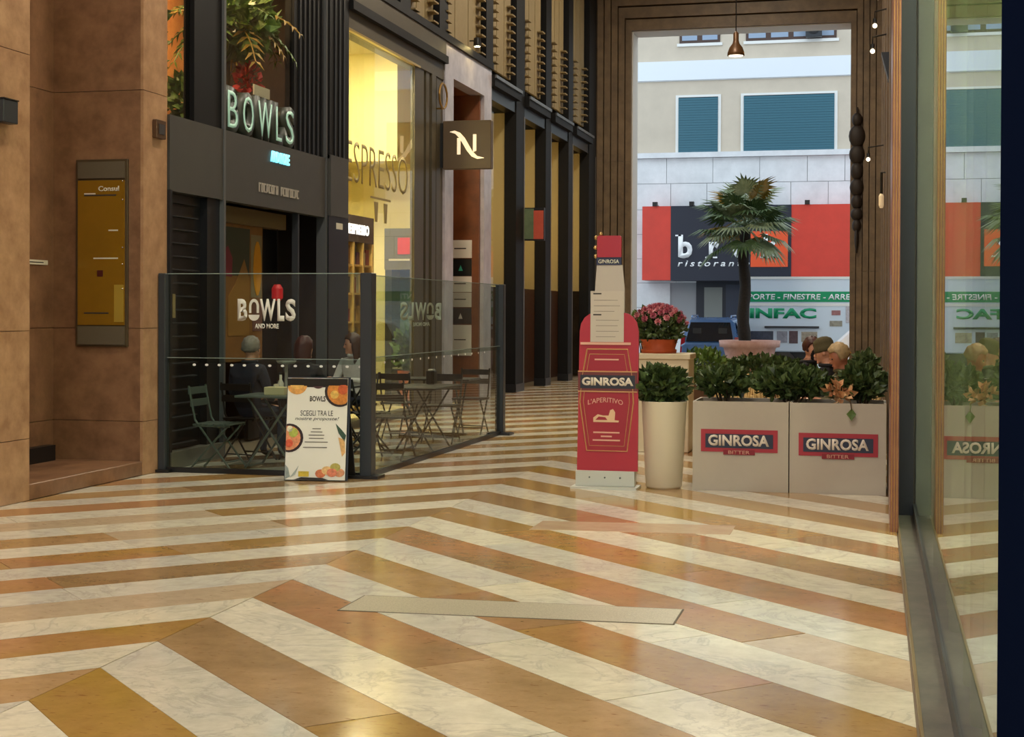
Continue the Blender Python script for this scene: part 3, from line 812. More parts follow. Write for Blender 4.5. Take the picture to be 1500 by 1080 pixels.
def leafball(mb, c, r, n, ls, seed, up=0.3, mi=0):
    rr = random.Random(seed)
    for _ in range(n):
        while True:
            p = Vector((rr.uniform(-1, 1), rr.uniform(-1, 1), rr.uniform(-1, 1)))
            if 0.35 < p.length < 1: break
        q = Vector((c[0] + p.x * r[0], c[1] + p.y * r[1], c[2] + p.z * r[2]))
        d = (p.normalized() + Vector((rr.uniform(-1, 1), rr.uniform(-1, 1), rr.uniform(-0.4, 1) + up))).normalized()
        s_ = d.cross(Vector((rr.uniform(-1, 1), rr.uniform(-1, 1), rr.uniform(-1, 1)))).normalized()
        nn = d.cross(s_)
        l = ls * rr.uniform(0.7, 1.35); w = l * 0.36
        mb.add([q, q + d * l * 0.5 - s_ * w + nn * l * 0.08, q + d * l - nn * l * 0.1, q + d * l * 0.5 + s_ * w + nn * l * 0.08, q + d * l * 0.55 - nn * l * 0.03],
               [(0, 1, 4), (0, 4, 3), (4, 1, 2), (4, 2, 3)], mi)

# hanging palm and creepers behind the upper windows
hp = thing('potted_palm', (-7.55, 16.6, 3.4), 'drooping indoor palm with a pink bloom behind the upper window', 'plant')
MB().lathe([(0.16, 0), (0.22, 0.3), (0.2, 0.3), (0.05, 0.28)], (-7.55, 16.6, 3.4), 18).build('pot', M_black, hp)
MB().tube([(-7.55, 16.6, 3.65), (-7.53, 16.62, 4.2), (-7.5, 16.65, 4.95)], [0.05, 0.04, 0.03], 8).build('stem', M_stem, hp)
for q in range(30):
    az = q * 2.39996; el0 = R.uniform(0.1, 1.2); ln = R.uniform(0.6, 1.05)
    mb = MB(); p = Vector((-7.5, 16.65, 4.95)); d = Vector((math.cos(az), math.sin(az), el0)).normalized()
    pts = [p.copy()]
    for s_ in range(8):
        p = p + d * ln / 8; d = (d + Vector((0, 0, -0.22))).normalized(); pts.append(p.copy())
    mb.tube(pts, 0.008, 4)
    for s_ in range(1, 9):
        for sd in (1, -1):
            t_ = (pts[s_] - pts[s_ - 1]).normalized(); sv = t_.cross(Vector((0, 0, 1))).normalized() * sd
            a = pts[s_]; l = 0.2 * (1 - abs(s_ - 4) / 8)
            mb.add([a, a + sv * l * 0.5 + t_ * l * 0.2 + Vector((0, 0, 0.01)), a + sv * l + t_ * l * 0.5 - Vector((0, 0, 0.06)), a + sv * l * 0.4 + t_ * l * 0.45], [(0, 1, 2, 3)])
    mb.build('frond', M_leaf2 if q % 3 else M_palm[2], hp)
mb = MB(); leafball(mb, (-7.4, 16.6, 5.0), (0.4, 0.55, 0.3), 420, 0.2, 8, up=-0.5)
o = mb.build('crown_leaves', M_leaf2, hp); o['kind'] = 'stuff'
mb = MB(); leafball(mb, (-7.3, 16.75, 4.35), (0.13, 0.16, 0.17), 90, 0.1, 5)
mb.build('bloom', mat('pink_bloom', (214, 70, 72), 0.6), hp)
for i, (y, z, rz, lab) in enumerate(((14.2, 4.35, 0.85, 'dark leafy creeper filling the narrow upper window'), (15.6, 3.95, 0.3, 'low leafy plant at the left end of the wide upper window'))):
    t = thing('indoor_shrub', (-7.5, y, 3.4), lab, 'plant')
    MB().lathe([(0.14, 0), (0.18, 0.22), (0.04, 0.2)], (-7.45, y, 3.4), 16).build('pot', M_black, t)
    mb = MB(); leafball(mb, (-7.45, y, z), (0.3, 0.24, rz), 420, 0.12, 20 + i)
    o = mb.build('foliage', M_leaf2, t); o['kind'] = 'stuff'
    MB().tube([(-7.45, y, 3.6), (-7.43, y + 0.02, z)], 0.02, 6).build('stem', M_stem, t)
# moss cushion on the window ledge
mb = MB(); leafball(mb, (-7.15, 14.15, 3.5), (0.08, 0.2, 0.08), 160, 0.06, 3)
o = mb.build('moss_cushion', mat('moss', (110, 120, 60), 0.8)); tag(o, 'pale green moss cushion on the upper window ledge', 'plant', kind='stuff')

# ground floor entrance: printed panel, black door leaves, red lantern
dr = thing('door_1', (WL - 0.2, 16.6, 0), 'black door leaves in the restaurant entrance', 'door', kind='structure')
bx('leaf', -7.45, -7.4, 17.0, 17.9, 0.02, 2.75, M_black, dr)
bx('leaf', -7.45, -7.4, 15.1, 15.86, 0.02, 2.75, M_black, dr)
bx('post', WL - 0.1, WL - 0.02, 17.3, 17.34, 0.0, 2.79, M_darkgrey, dr)
bx('transom', -7.3, -7.16, 15.1, 17.6, 2.60, 2.79, mat('warm_transom', (110, 90, 56), 0.6), dr)
bp_ = thing('printed_panel', (-7.22, 16.45, 0.9), 'printed wall panel with abstract ochre, green and magenta shapes inside the entrance', 'panel')
bx('board', -7.26, -7.22, 15.86, 17.0, 1.0, 2.60, mat('panel_brown', (128, 84, 36), 0.6, var=0.15), bp_)
def pshape(pts, c, d=0.003):
    return plate('shape', pts, (-7.22, 0, 0), '+X', d, mat('art_%d_%d_%d' % c, c, 0.6), bp_)
pshape([(15.9, 2.0), (16.6, 2.0), (16.62, 2.56), (15.9, 2.56)], (54, 58, 44), 0.002)
pshape([(16.65, 1.75), (16.98, 1.75), (16.98, 2.5), (16.65, 2.5)], (130, 116, 88), 0.002)
pshape([(15.9, 2.0), (16.1, 1.98), (16.12, 2.2), (16.0, 2.34), (15.9, 2.3)], (120, 36, 56), 0.004)
pshape([(16.0, 1.3), (16.6, 1.3), (16.6, 1.98), (16.45, 2.2), (16.2, 1.9), (16.0, 1.75)], (140, 98, 40), 0.005)
pshape(circle(16.84, 2.1, 0.12, 14, ry=0.33), (206, 140, 20), 0.006)
pshape([(16.7, 1.35), (16.98, 1.35), (16.98, 1.7), (16.7, 1.7)], (112, 74, 66), 0.004)
rl = thing('red_lantern', (-7.2, 17.42, 1.72), 'small glowing red lantern inside the restaurant entrance', 'lantern')
MB().lathe([(0.04, 0), (0.07, 0.03), (0.07, 0.15), (0.04, 0.2)], (-7.2, 17.42, 1.72), 14).build('shade', mat('red_glow', (190, 20, 24), 0.4, emit=(200, 20, 24), estr=0.3), rl)
MB().tube([(-7.2, 17.42, 1.92), (-7.2, 17.42, 2.95)], 0.006, 5).build('cord', M_black, rl)

# ---- coffee shop
NY0, NY1, NY2 = 18.96, 22.02, 23.55
nf = thing('shop_front', (WL, 21, 0), 'olive bronze front of the bright yellow coffee shop', 'shop front', kind='structure')
bx('lintel', WL - 0.25, WL + 0.02, NY0, NY2, 5.36, 5.62, M_olive, nf)
bx('lintel_moulding', WL - 0.25, WL + 0.1, NY0, NY2, 5.62, 5.74, M_dark, nf)
bx('lintel', WL - 0.25, WL + 0.06, NY0, NY2, 5.74, 6.0, M_olive, nf)
bx('gold_trim', WL - 0.02, WL + 0.035, NY0, NY1 + 0.2, 5.345, 5.375, mat('gold_line', (196, 170, 100), 0.3, metal=0.6), nf)
for q, (ya, yb, dx, m) in enumerate(((NY1, 22.5, 0.0, M_olive), (22.5, 22.62, -0.05, M_dark), (22.62, 22.8, 0.0, M_olive), (22.8, 22.88, -0.05, M_dark), (22.88, 23.1, 0.02, M_olive), (23.1, 23.2, -0.05, M_dark), (23.2, NY2, 0.0, M_olive))):
    bx('pilaster_rib', WL - 0.07, WL + dx, ya, yb, 0, 5.36, m, nf)
bx('pane', WL - 0.03, WL - 0.02, NY0, NY1, 0.1, 5.345, M_shopglass, nf)
bx('sill', WL - 0.2, WL + 0.02, NY0, NY1, 0.0, 0.1, M_olive, nf)
lettering('ESPRESSO', (WL - 0.018, 19.0, 3.34), '+X', 2.72, 0.56, 0.004, mat('ochre_vinyl', (140, 124, 78), 0.6), nf, bold=-0.012)
plate('cup_mark', [(0, 0), (0.1, 0), (0.14, 0.28), (-0.04, 0.28)], (WL - 0.018, 20.2, 2.86), '+X', 0.004, mat('ochre_vinyl', (140, 124, 78), 0.6), nf)
plate('cup_mark', [(0, 0), (0.1, 0), (0.14, 0.28), (-0.04, 0.28)], (WL - 0.018, 20.62, 2.86), '+X', 0.004, mat('ochre_vinyl', (140, 124, 78), 0.6), nf)
plate('cup_mark', [(0, 0), (0.9, 0), (0.9, 0.03), (0, 0.03)], (WL - 0.018, 20.0, 3.18), '+X', 0.004, mat('ochre_vinyl', (140, 124, 78), 0.6), nf)
M_yel = mat('yellow_wall', (240, 228, 168), 0.7)
ci = MB()
ci.box(-9.4, -9.3, 18.92, 25.3, 0, 5.9).box(-9.3, -7.2, 25.2, 25.3, 0, 5.9).box(-9.3, WL - 0.25, 18.93, 18.97, 0, 5.9)
o = ci.build('wall_coffee_shop', M_yel); tag(o, 'bright yellow inner walls of the coffee shop', 'wall', kind='structure')
o = bx('ceiling_coffee_shop', -9.3, WL - 0.25, 18.97, 25.2, 5.9, 5.98, mat('yellow_ceiling', (232, 222, 184), 0.7)); tag(o, 'pale ceiling of the coffee shop', 'ceiling', kind='structure')
o = bx('trim_soffit', -9.3, -7.75, 23.9, 25.2, 4.1, 5.9, M_yel); tag(o, 'lowered yellow soffit at the back of the coffee shop', 'soffit', kind='structure')
o = bx('floor_coffee_shop', -9.3, WL - 0.2, 18.97, 25.2, -0.02, 0.0, M_cream); tag(o, 'pale floor of the coffee shop', 'floor', kind='structure')
for (x, y) in ((-7.55, 20.0), (-7.55, 22.0)):  # panels added to light the room, kept hidden above the window top
    t = thing('added_panel_light', (x, y, 5.9), 'added unseen warm light panel in the coffee shop ceiling, %s the street' % ('farther from' if y < 21 else 'nearer'), 'lamp', 'added light panels in the coffee shop ceiling')
    bx('frame', x - 0.36, x + 0.36, y - 0.36, y + 0.36, 5.86, 5.9, M_white, t)
    bx('diffuser', x - 0.33, x + 0.33, y - 0.33, y + 0.33, 5.85, 5.862, mat('coffee_glow', (255, 240, 190), 0.5, emit=(255, 243, 205), estr=170), t)
# capsule wall unit
ds = thing('display_shelf', (-8.0, 22.6, 0), 'tall capsule display shelf with a lit sign on top inside the coffee shop', 'shelf')
bx('header', -8.2, -7.95, 21.85, 23.3, 2.68, 3.1, mat('mauve_grey', (92, 76, 78), 0.6), ds)
lettering('NESPRESSO', (-7.95, 21.95, 2.80), '+X', 1.1, 0.16, 0.01, mat('sign_white_glow', (255, 250, 255), 0.5, emit=(255, 250, 255), estr=2.0), ds, bold=0.03)
M_shelfw = mat('pale_oak', (214, 178, 112), 0.5, var=0.1)
for y in (21.87, 22.32, 22.78, 23.24):
    bx('upright', -8.2, -7.95, y, y + 0.06, 0.0, 2.68, M_shelfw, ds)
bx('back_panel', -8.22, -8.2, 21.85, 23.3, 0, 2.68, M_cream, ds)
for z in (0.5, 0.95, 1.4, 1.85, 2.3):
    bx('shelf', -8.2, -7.96, 21.93, 23.24, z, z + 0.03, M_shelfw, ds)
bxcols = [(96, 44, 92), (150, 50, 60), (188, 150, 90), (60, 60, 72), (206, 196, 180), (120, 80, 50)]
for i, z in enumerate((0.53, 0.98, 1.43, 1.88, 2.33)):
    for j in range(3):
        y = 21.95 + 0.455 * j
        for k_ in range(2):
            c = bxcols[(i * 2 + j + k_ * 3) % 6]
            o = bx('capsule_box', -8.18, -8.0, y + 0.02 + k_ * 0.18, y + 0.17 + k_ * 0.18, z, z + 0.2 + 0.05 * ((i + j + k_) % 3), mat('box_%d_%d_%d' % c, c, 0.5), None)
            tag(o, '%s capsule box, %s of the pair in the %s bay of the %s shelf' % (['plum', 'red', 'tan', 'slate', 'cream', 'brown'][(i * 2 + j + k_ * 3) % 6], ['left', 'right'][k_], ['left', 'middle', 'right'][j], ['lowest', 'second', 'middle', 'fourth', 'top'][i]), 'box', 'capsule boxes on the display shelf')
# cabinet with the red sign
cb = thing('drinks_cabinet', (-7.75, 24.6, 0), 'grey glass fronted cabinet with a red and grey sign on top', 'cabinet')
bx('side', -8.12, -8.0, 24.4, 24.9, 0, 2.3, M_darkgrey, cb); bx('side', -7.42, -7.36, 24.4, 24.9, 0, 2.3, M_darkgrey, cb)
bx('back', -8.0, -7.42, 24.86, 24.9, 0, 2.3, mat('cabinet_back', (150, 176, 168), 0.5), cb)
h_ = bx('header', -8.12, -7.36, 24.36, 24.9, 2.3, 3.0, mat('header_grey', (92, 88, 70), 0.5), cb)
bx('red_square', -7.88, -7.6, 24.345, 24.36, 2.56, 2.84, mat('red_square', (196, 40, 34), 0.5), h_)
bx('pale_strip', -8.04, -7.44, 24.35, 24.36, 2.45, 2.48, M_offwhite, h_)
bx('shelf', -8.0, -7.42, 24.45, 24.86, 1.1, 1.13, mat('pale_blue_shelf', (176, 210, 230), 0.4), cb)
bx('shelf', -8.0, -7.42, 24.45, 24.86, 0.6, 0.63, M_white, cb)
bx('pane', -8.0, -7.42, 24.41, 24.42, 0.05, 2.3, M_shopglass, cb)
t = thing('potted_plant', (-7.6, 24.05, 0), 'small green plant in a terracotta pot inside the coffee shop', 'plant')
MB().lathe([(0.1, 0), (0.16, 0.5), (0.18, 0.6), (0.05, 0.58)], (-7.6, 24.05, 0), 16).build('pot', mat('terracotta', (182, 94, 52), 0.7), t)
mb = MB(); leafball(mb, (-7.6, 24.05, 0.95), (0.2, 0.2, 0.32), 160, 0.14, 31); o = mb.build('foliage', M_leaf2, t); o['kind'] = 'stuff'

# ---- projecting N sign
ns = thing('projecting_sign', (-6.4, 23.4, 3.9), 'square brown projecting sign with a cream swoosh letter', 'sign')
bx('box', -6.80, -6.0, 23.36, 23.52, 3.89, 4.67, mat('brown_sign', (84, 68, 48), 0.5), ns, bevel=0.008)
bx('bracket', WL, -6.80, 23.4, 23.48, 3.92, 4.64, M_black, ns)
M_creamlit = mat('cream_lit', (250, 236, 206), 0.5, emit=(255, 236, 200), estr=0.55)
def nshape(pts):
    P = [(-6.80 + x * 0.8, 3.89 + (1 - y) * 0.78) for x, y in pts]
    P.reverse()
    plate('logo_stroke', P, (0, 23.36, 0), '-Y', 0.008, M_creamlit, ns)
nshape([(0.30, 0.36), (0.37, 0.36), (0.37, 0.70), (0.30, 0.70)])
nshape([(0.63, 0.29), (0.70, 0.29), (0.70, 0.63), (0.63, 0.66)])
sw = [(0.15, 0.225), (0.25, 0.205), (0.36, 0.25), (0.46, 0.36), (0.54, 0.50), (0.62, 0.64), (0.72, 0.74), (0.86, 0.775)]
sw2 = [(0.86, 0.785), (0.72, 0.80), (0.60, 0.745), (0.50, 0.62), (0.42, 0.48), (0.34, 0.355), (0.26, 0.27), (0.15, 0.235)]
nshape(sw + sw2)
rg = thing('iron_ring', (-6.8, 23.25, 4.95), 'small brass ring bracket on the bronze frame beside the brown sign', 'ring')
MB().tube([(-6.75, 23.2 + 0.22 * math.cos(a * math.pi / 8), 5.05 + 0.2 * math.sin(a * math.pi / 8)) for a in range(17)], 0.018, 6, cap=False).build('hoop', mat('brass', (150, 116, 60), 0.35, metal=0.7), rg)
MB().tube([(WL, 23.2, 4.85), (-6.75, 23.2, 4.85)], 0.015, 6).build('arm', mat('brass', (150, 116, 60), 0.35, metal=0.7), rg)

# ---- grey marble doorway with plaques
pm = thing('wall_portal', (WL, 25, 0), 'grey marble doorway surround with a deep brown recess', 'wall', kind='structure')
bx('jamb', WL - 0.2, WL + 0.04, NY2, 24.06, 0, 6.12, M_greymarble, pm)
bx('jamb', WL - 0.03, WL + 0.04, 26.08, 26.6, 0, 6.12, M_greymarble, pm)
bx('lintel', WL - 0.2, WL + 0.04, 24.06, 26.08, 5.46, 6.12, M_greymarble, pm)
bx('recess_side', -7.95, WL - 0.03, 26.08, 26.25, 0, 5.9, M_wood, pm)
bx('recess_side', -7.95, WL - 0.03, 26.0, 26.08, 0, 5.46, M_wood, pm)
bx('recess_back', -8.05, -7.95, 25.3, 26.25, 0, 5.9, M_wood, pm)
bx('recess_partition', -7.26, -7.2, 23.6, 25.2, 0, 5.9, M_wood, pm)
bx('recess_return', -7.95, -7.2, 25.3, 25.36, 0, 5.9, M_wood, pm)
bx('recess_ceiling', -7.2, WL - 0.2, 23.6, 25.3, 5.46, 5.7, M_wood, pm)
bx('recess_ceiling', -7.95, WL - 0.2, 25.3, 26.08, 5.46, 5.7, M_wood, pm)
for q in range(9):
    bx('grille_bar', -7.36 + q * 0.05, -7.345 + q * 0.05, 25.96, 25.99, 4.4, 5.0, M_black, pm)
plq = [(2.62, 2.30, (222, 214, 204)), (2.28, 1.98, (22, 24, 26)), (1.97, 1.69, (214, 206, 196)), (1.68, 1.42, (190, 182, 172)), (1.40, 1.12, (24, 26, 28)), (1.10, 0.55, (206, 198, 188))]
names = ['cream name plaque at the top of the doorway stack', 'black name plaque with a green mark, second in the doorway stack', 'cream name plaque third in the doorway stack', 'greyish name plaque fourth in the doorway stack', 'black name plaque with a pale peak mark in the doorway stack', 'large cream name plaque at the bottom of the doorway stack']
for (z1, z0, c), lab in zip(plq, names):
    z0 += 0.25; z1 += 0.25
    t = thing('name_plaque', (-7.17, 25.98, z0), lab, 'plaque', 'name plaques in the marble doorway')
    bx('plate', -7.40, -7.02, 25.97, 26.0, z0, z1, mat('plaque_%d' % c[0], c, 0.35), t, bevel=0.003)
    if c[0] < 40:
        plate('mark', [(-7.26, z0 + 0.09), (-7.18, z0 + 0.09), (-7.22, z0 + 0.19)], (0, 25.97, 0), '-Y', 0.003, mat('mark_green', (60, 170, 140), 0.5) if z0 > 2 else M_offwhite, t)
    else:
        bx('engraved_line', -7.34, -7.12, 25.967, 25.97, (z0 + z1) / 2, (z0 + z1) / 2 + 0.02, M_ink, t)
t = thing('added_spotlight', (-6.7, 25.05, 6.2), 'small added spotlight throwing a warm patch on the grey marble lintel', 'lamp')  # added to make a bright spot that is really a lamp reflection
MB().lathe([(0.05, 0.0), (0.07, 0.02), (0.06, 0.14), (0.02, 0.16)], (-6.68, 25.05, 6.16), 14).build('shade', M_black, t)
MB().lathe([(0.045, -0.004), (0.045, 0.006)], (-6.68, 25.05, 6.16), 14).build('bulb', mat('spot_glow', (255, 240, 200), 0.5, emit=(255, 226, 150), estr=160), t)
MB().tube([(WL + 0.04, 25.05, 6.26), (-6.68, 25.05, 6.26)], 0.012, 6).build('arm', M_black, t)

# ---- row of dark columns and lit shop bays towards the street
cols = [(28.72, 29.43), (31.45, 31.98), (33.9, 34.4), (36.45, 37.38)]
for i, (ya, yb) in enumerate(cols):
    t = thing('column', (WL, (ya + yb) / 2, 0), ['dark column just past the grey marble doorway', 'dark column second from the marble doorway', 'dark column third from the marble doorway', 'broad dark column against the travertine portal'][i], 'column', 'dark columns along the left shops', kind='structure')
    bx('shaft', WL - 0.24, WL, ya, yb, 0.0, CEIL, M_dark, t)
    bx('edge_trim', WL, WL + 0.012, yb - 0.06, yb - 0.01, 0.0, 5.5, mat('trim_grey', (110, 104, 96), 0.3, metal=0.5), t)
    bx('base', WL - 0.24, WL + 0.015, ya - 0.01, yb, 0, 0.16, M_black, t)
M_lit1 = mat('glowing_shop_wall', (230, 210, 160), 0.8, emit=(238, 206, 140), estr=0.95)  # wall panel glows by itself, standing in for lamps inside the bays
bays = [(26.62, 28.72), (29.43, 31.45), (31.98, 33.9), (34.4, 36.45)]
for i, (ya, yb) in enumerate(bays):
    lab = ['first lit shop window bay past the marble doorway', 'second lit shop window bay, behind the red and green sign', 'third lit shop window bay towards the street', 'last lit shop window bay before the travertine portal'][i]
    t = thing('window_%d' % (i + 2), (WL - 0.2, (ya + yb) / 2, 0), lab, 'window', kind='structure')
    bx('pane', WL - 0.24, WL - 0.23, ya, yb, 0.1, 5.5, M_shopglass, t)
    bx('glow_panel', -8.0, -7.96, ya - 0.5, yb + 0.4, 2.1, 5.5, M_lit1, t)
    bx('lower_panel', -7.7, -7.6, ya, yb, 0.0, 2.1, mat('brown_panel', (108, 58, 26), 0.5, var=0.15), t)
    bx('fascia', WL - 0.24, WL - 0.02, ya, yb, 5.5, 5.72, M_black, t)
    bx('ledge', WL - 0.24, WL + 0.1, ya, yb, 5.72, 5.92, M_dark, t)
    bx('ledge_edge', WL + 0.1, WL + 0.13, ya, yb, 5.86, 5.92, M_grey, t)
    bx('inner_wall', -7.95, WL - 0.24, yb + 0.02, yb + 0.08, 2.1, 5.5, M_cream, t)
    bx('bulb', -7.5, -7.44, ya + 0.9, ya + 0.96, 4.1, 4.16, mat('bulb_glow', (255, 240, 210), 0.5, emit=(255, 230, 180), estr=14), t)
o = bx('wall_shop_back', -8.3, -8.2, 26.3, YEND, 0, 6, M_dark); tag(o, 'dark back wall behind the far shop bays', 'wall', kind='structure')
t = thing('projecting_sign', (-6.68, 29.45, 3.0), 'small red and green projecting sign on the first dark column', 'sign')
bx('green_face', -6.85, -6.66, 29.40, 29.42, 3.05, 3.66, mat('green_face', (96, 112, 80), 0.5, var=0.2), t)
bx('red_face', -6.66, -6.46, 29.40, 29.42, 3.05, 3.62, mat('red_face', (186, 76, 54), 0.5, var=0.15), t)
bx('casing', -6.86, -6.45, 29.42, 29.54, 3.02, 3.68, M_black, t)

# ---- upper storey: beige panels with projecting louvre blades between the dark columns
M_beige = mat('beige_blind', (132, 114, 76), 0.7, var=0.08)
ups = [(19.0, 21.2, 'beige louvred upper window above the coffee shop'), (21.9, 23.3, 'narrow louvred upper window right of the coffee shop lintel'), (23.7, 26.3, 'louvred upper window above the grey marble doorway'), (26.9, 28.6, 'louvred upper window over the first lit bay'), (29.6, 31.3, 'louvred upper window over the second lit bay'), (32.2, 33.7, 'louvred upper window over the third lit bay'), (34.6, 36.2, 'louvred upper window over the last lit bay')]
for i, (ya, yb, lab) in enumerate(ups):
    t = thing('window_%d' % (i + 6), (WL - 0.2, (ya + yb) / 2, 6.15), lab, 'window', kind='structure')
    n = 3
    for q in range(n):
        y0 = ya + (yb - ya) * q / n; y1 = ya + (yb - ya) * (q + 1) / n
        bx('blind_panel', -7.0, -6.95, y0 + 0.02, y1 - 0.02, 6.12, 9.6, M_beige, t)
    for q in range(9):
        z = 6.2 + q * 0.16
        for (y0, y1) in ((ya + 0.05, ya + 0.3), (yb - 0.36, yb - 0.1)):
            bx('louvre_blade', -6.95, -6.83, y0, y1, z, z + 0.025, M_beige, t)
for y in (18.95, 21.3, 23.36, 26.36):
    o = bx('trim_pier', WL - 0.3, WL, y, y + 0.5, 6.1, CEIL, M_dark); tag(o, 'dark upper pier between louvred windows above the %s' % {18.95: 'shop corner', 21.3: 'coffee shop', 23.36: 'brown sign', 26.36: 'marble doorway'}[y], 'pier', kind='structure')
o = bx('trim_1', WL - 0.3, WL + 0.08, NY0, 26.6, 6.0, 6.12, M_dark); tag(o, 'dark string moulding above the coffee shop and marble doorway', 'trim', kind='structure')

# ---- things on the red marble
t = thing('directory_board', (-7.28, 13.25, 1.24), 'tall brass directory board with grey ends in the marble alcove', 'board')
bx('frame', -7.56, -7.01, 13.215, 13.25, 1.24, 3.055, mat('bronze_dark', (84, 70, 50), 0.4, metal=0.3), t, bevel=0.004)
bx('brass_sheet', -7.53, -7.035, 13.20, 13.215, 1.45, 2.85, mat('brass_sheet', (150, 110, 30), 0.2, metal=0.35, var=0.1, vscale=1.5), t)
bx('top_plate', -7.53, -7.035, 13.198, 13.215, 2.87, 3.03, mat('plate_grey', (92, 82, 66), 0.5), t)
bx('bottom_plate', -7.53, -7.035, 13.198, 13.215, 1.26, 1.44, mat('plate_grey', (92, 82, 66), 0.5), t)
lettering('Consul', (-7.31, 13.20, 2.745), '-Y', 0.22, 0.05, 0.004, M_offwhite, t, bold=0.02)
for (xa, xb, z, c) in ((-7.46, -7.34, 2.715, 1), (-7.46, -7.12, 2.70, 0), (-7.2, -7.1, 2.36, 1), (-7.36, -7.1, 2.09, 1), (-7.46, -7.2, 1.56, 0)):
    bx('engraved_line', xa, xb, 13.196, 13.20, z, z + 0.012, M_offwhite if c else M_ink, t)
bx('red_mark', -7.32, -7.26, 13.196, 13.20, 1.92, 1.98, mat('dark_red_mark', (70, 14, 8), 0.5), t)
for z in (2.84, 2.66, 2.2, 2.04, 1.8):
    MB().ball((-7.05, 13.196, z), 0.008, 8, 6).build('screw', M_steel, t)
bx('pale_patch', -7.14, -7.04, 13.196, 13.20, 1.48, 1.84, mat('brass_pale', (190, 160, 66), 0.3, metal=0.4), t)  # paler brass rectangle low on the sheet
t = thing('name_plate', (-7.81, 12.95, 2.03), 'small grey name plate on the back wall of the alcove', 'plaque')
bx('plate', -7.82, -7.81, 12.5, 13.13, 2.03, 2.075, M_offwhite, t); bx('engraved_line', -7.81, -7.808, 12.6, 13.05, 2.047, 2.056, M_ink, t)
t = thing('wall_sconce', (WL, 10.83, 3.1), 'black box sconce on the marble pier at the left edge', 'lamp')
bx('body', WL, WL + 0.09, 10.72, 10.93, 3.1, 3.285, M_darkgrey, t, bevel=0.006); bx('cap', WL, WL + 0.095, 10.715, 10.935, 3.285, 3.295, M_black, t)
t = thing('intercom', (WL, 13.53, 3.28), 'small bronze keypad box on the marble pier', 'intercom')
bx('box', WL, WL + 0.05, 13.43, 13.63, 3.28, 3.46, mat('bronze', (88, 62, 40), 0.4, metal=0.4), t, bevel=0.006); bx('face', WL + 0.05, WL + 0.056, 13.47, 13.59, 3.32, 3.42, M_ink, t)

# ================================================================== GLASS BARRIER AND TERRACE
M_post = mat('barrier_post', (52, 56, 60), 0.38, metal=0.2)
M_dot = mat('white_vinyl', (240, 240, 236), 0.5)
M_vinyl = mat('white_letter_vinyl', (222, 220, 212), 0.5)
bf = thing('glass_screen', (-5.78, 13.6, 0), 'front glass screen with white lettering closing the restaurant terrace', 'screen')
bx('post', -6.855, -6.78, 13.55, 13.65, 0, 1.96, M_post, bf, bevel=0.006)
bx('post', -4.755, -4.64, 13.54, 13.68, 0, 1.96, M_post, bf, bevel=0.006)
bx('foot', -4.86, -4.56, 13.5, 13.72, 0, 0.03, M_black, bf); bx('foot', -6.856, -6.72, 13.5, 13.7, 0, 0.03, M_black, bf)
bx('lower_pane', -6.78, -4.755, 13.595, 13.605, 0.05, 1.13, M_glass, bf)
bx('upper_pane', -6.78, -4.755, 13.615, 13.625, 1.08, 1.955, M_glass, bf)
bx('top_edge', -6.78, -4.755, 13.614, 13.626, 1.952, 1.96, mat('glass_edge', (140, 156, 150), 0.2), bf)
bx('joint_edge', -6.78, -4.755, 13.594, 13.606, 1.127, 1.133, mat('glass_edge', (140, 156, 150), 0.2), bf)
bx('bottom_rail', -6.78, -4.755, 13.58, 13.62, 0.0, 0.05, M_black, bf)
for q in range(14):
    x = -6.487 + q * (1.717 / 13)
    MB().prism(circle(0, 0, 0.018, 12, ry=0.012), (x, 13.594, 1.062), (1, 0, 0), (0, 0, 1), (0, -1, 0), 0.001).build('dot', M_dot, bf)
def bowls(O, face, w, h, par):
    U, V = (Vector(a) for a in AX[face]); O = Vector(O)
    lettering('B', O, face, w * 0.17, h, 0.002, M_vinyl, par, bold=0.04)
    # O drawn as a bowl under an arch
    c = O + U * w * 0.285
    N = U.cross(V)
    arch = circle(0, h * 0.66, w * 0.085, 14, 0, 180, ry=h * 0.34) + [(-w * 0.085, h * 0.36), (-w * 0.045, h * 0.36)] + circle(0, h * 0.66, w * 0.045, 12, 180, 0, ry=h * 0.2) + [(w * 0.045, h * 0.36), (w * 0.085, h * 0.36)]
    MB().prism(arch, c, U, V, N, 0.002).build('lettering', M_vinyl, par)
    MB().prism(circle(0, h * 0.28, w * 0.095, 14, 180, 360, ry=h * 0.27), c, U, V, N, 0.002).build('lettering', M_vinyl, par)
    lettering('W', O + U * w * 0.385, face, w * 0.27, h, 0.002, M_vinyl, par, bold=0.03)
    lettering('L', O + U * w * 0.685, face, w * 0.12, h, 0.002, M_vinyl, par, bold=0.05)
    lettering('S', O + U * w * 0.825, face, w * 0.175, h, 0.002, M_vinyl, par, bold=0.04)
    lettering('AND MORE', O + U * w * 0.30 - V * h * 0.34, face, w * 0.41, h * 0.22, 0.002, M_vinyl, par, bold=0.03)
bowls((-6.04, 13.613, 1.495), '-Y', 0.605, 0.215, bf)
bs = thing('glass_screen', (-4.7, 16.3, 0), 'side glass screen with mirrored lettering along the restaurant terrace', 'screen')
bx('post', -4.76, -4.65, 18.80, 18.92, 0, 1.945, M_post, bs, bevel=0.006)
bx('foot', -4.86, -4.55, 18.74, 18.98, 0, 0.03, M_black, bs)
bx('lower_pane', -4.705, -4.695, 13.68, 18.80, 0.05, 1.15, M_glass, bs)
bx('upper_pane', -4.725, -4.715, 13.68, 18.80, 1.10, 1.94, M_glass, bs)
bx('top_edge', -4.727, -4.713, 13.68, 18.80, 1.938, 1.944, mat('glass_edge', (140, 156, 150), 0.2), bs)
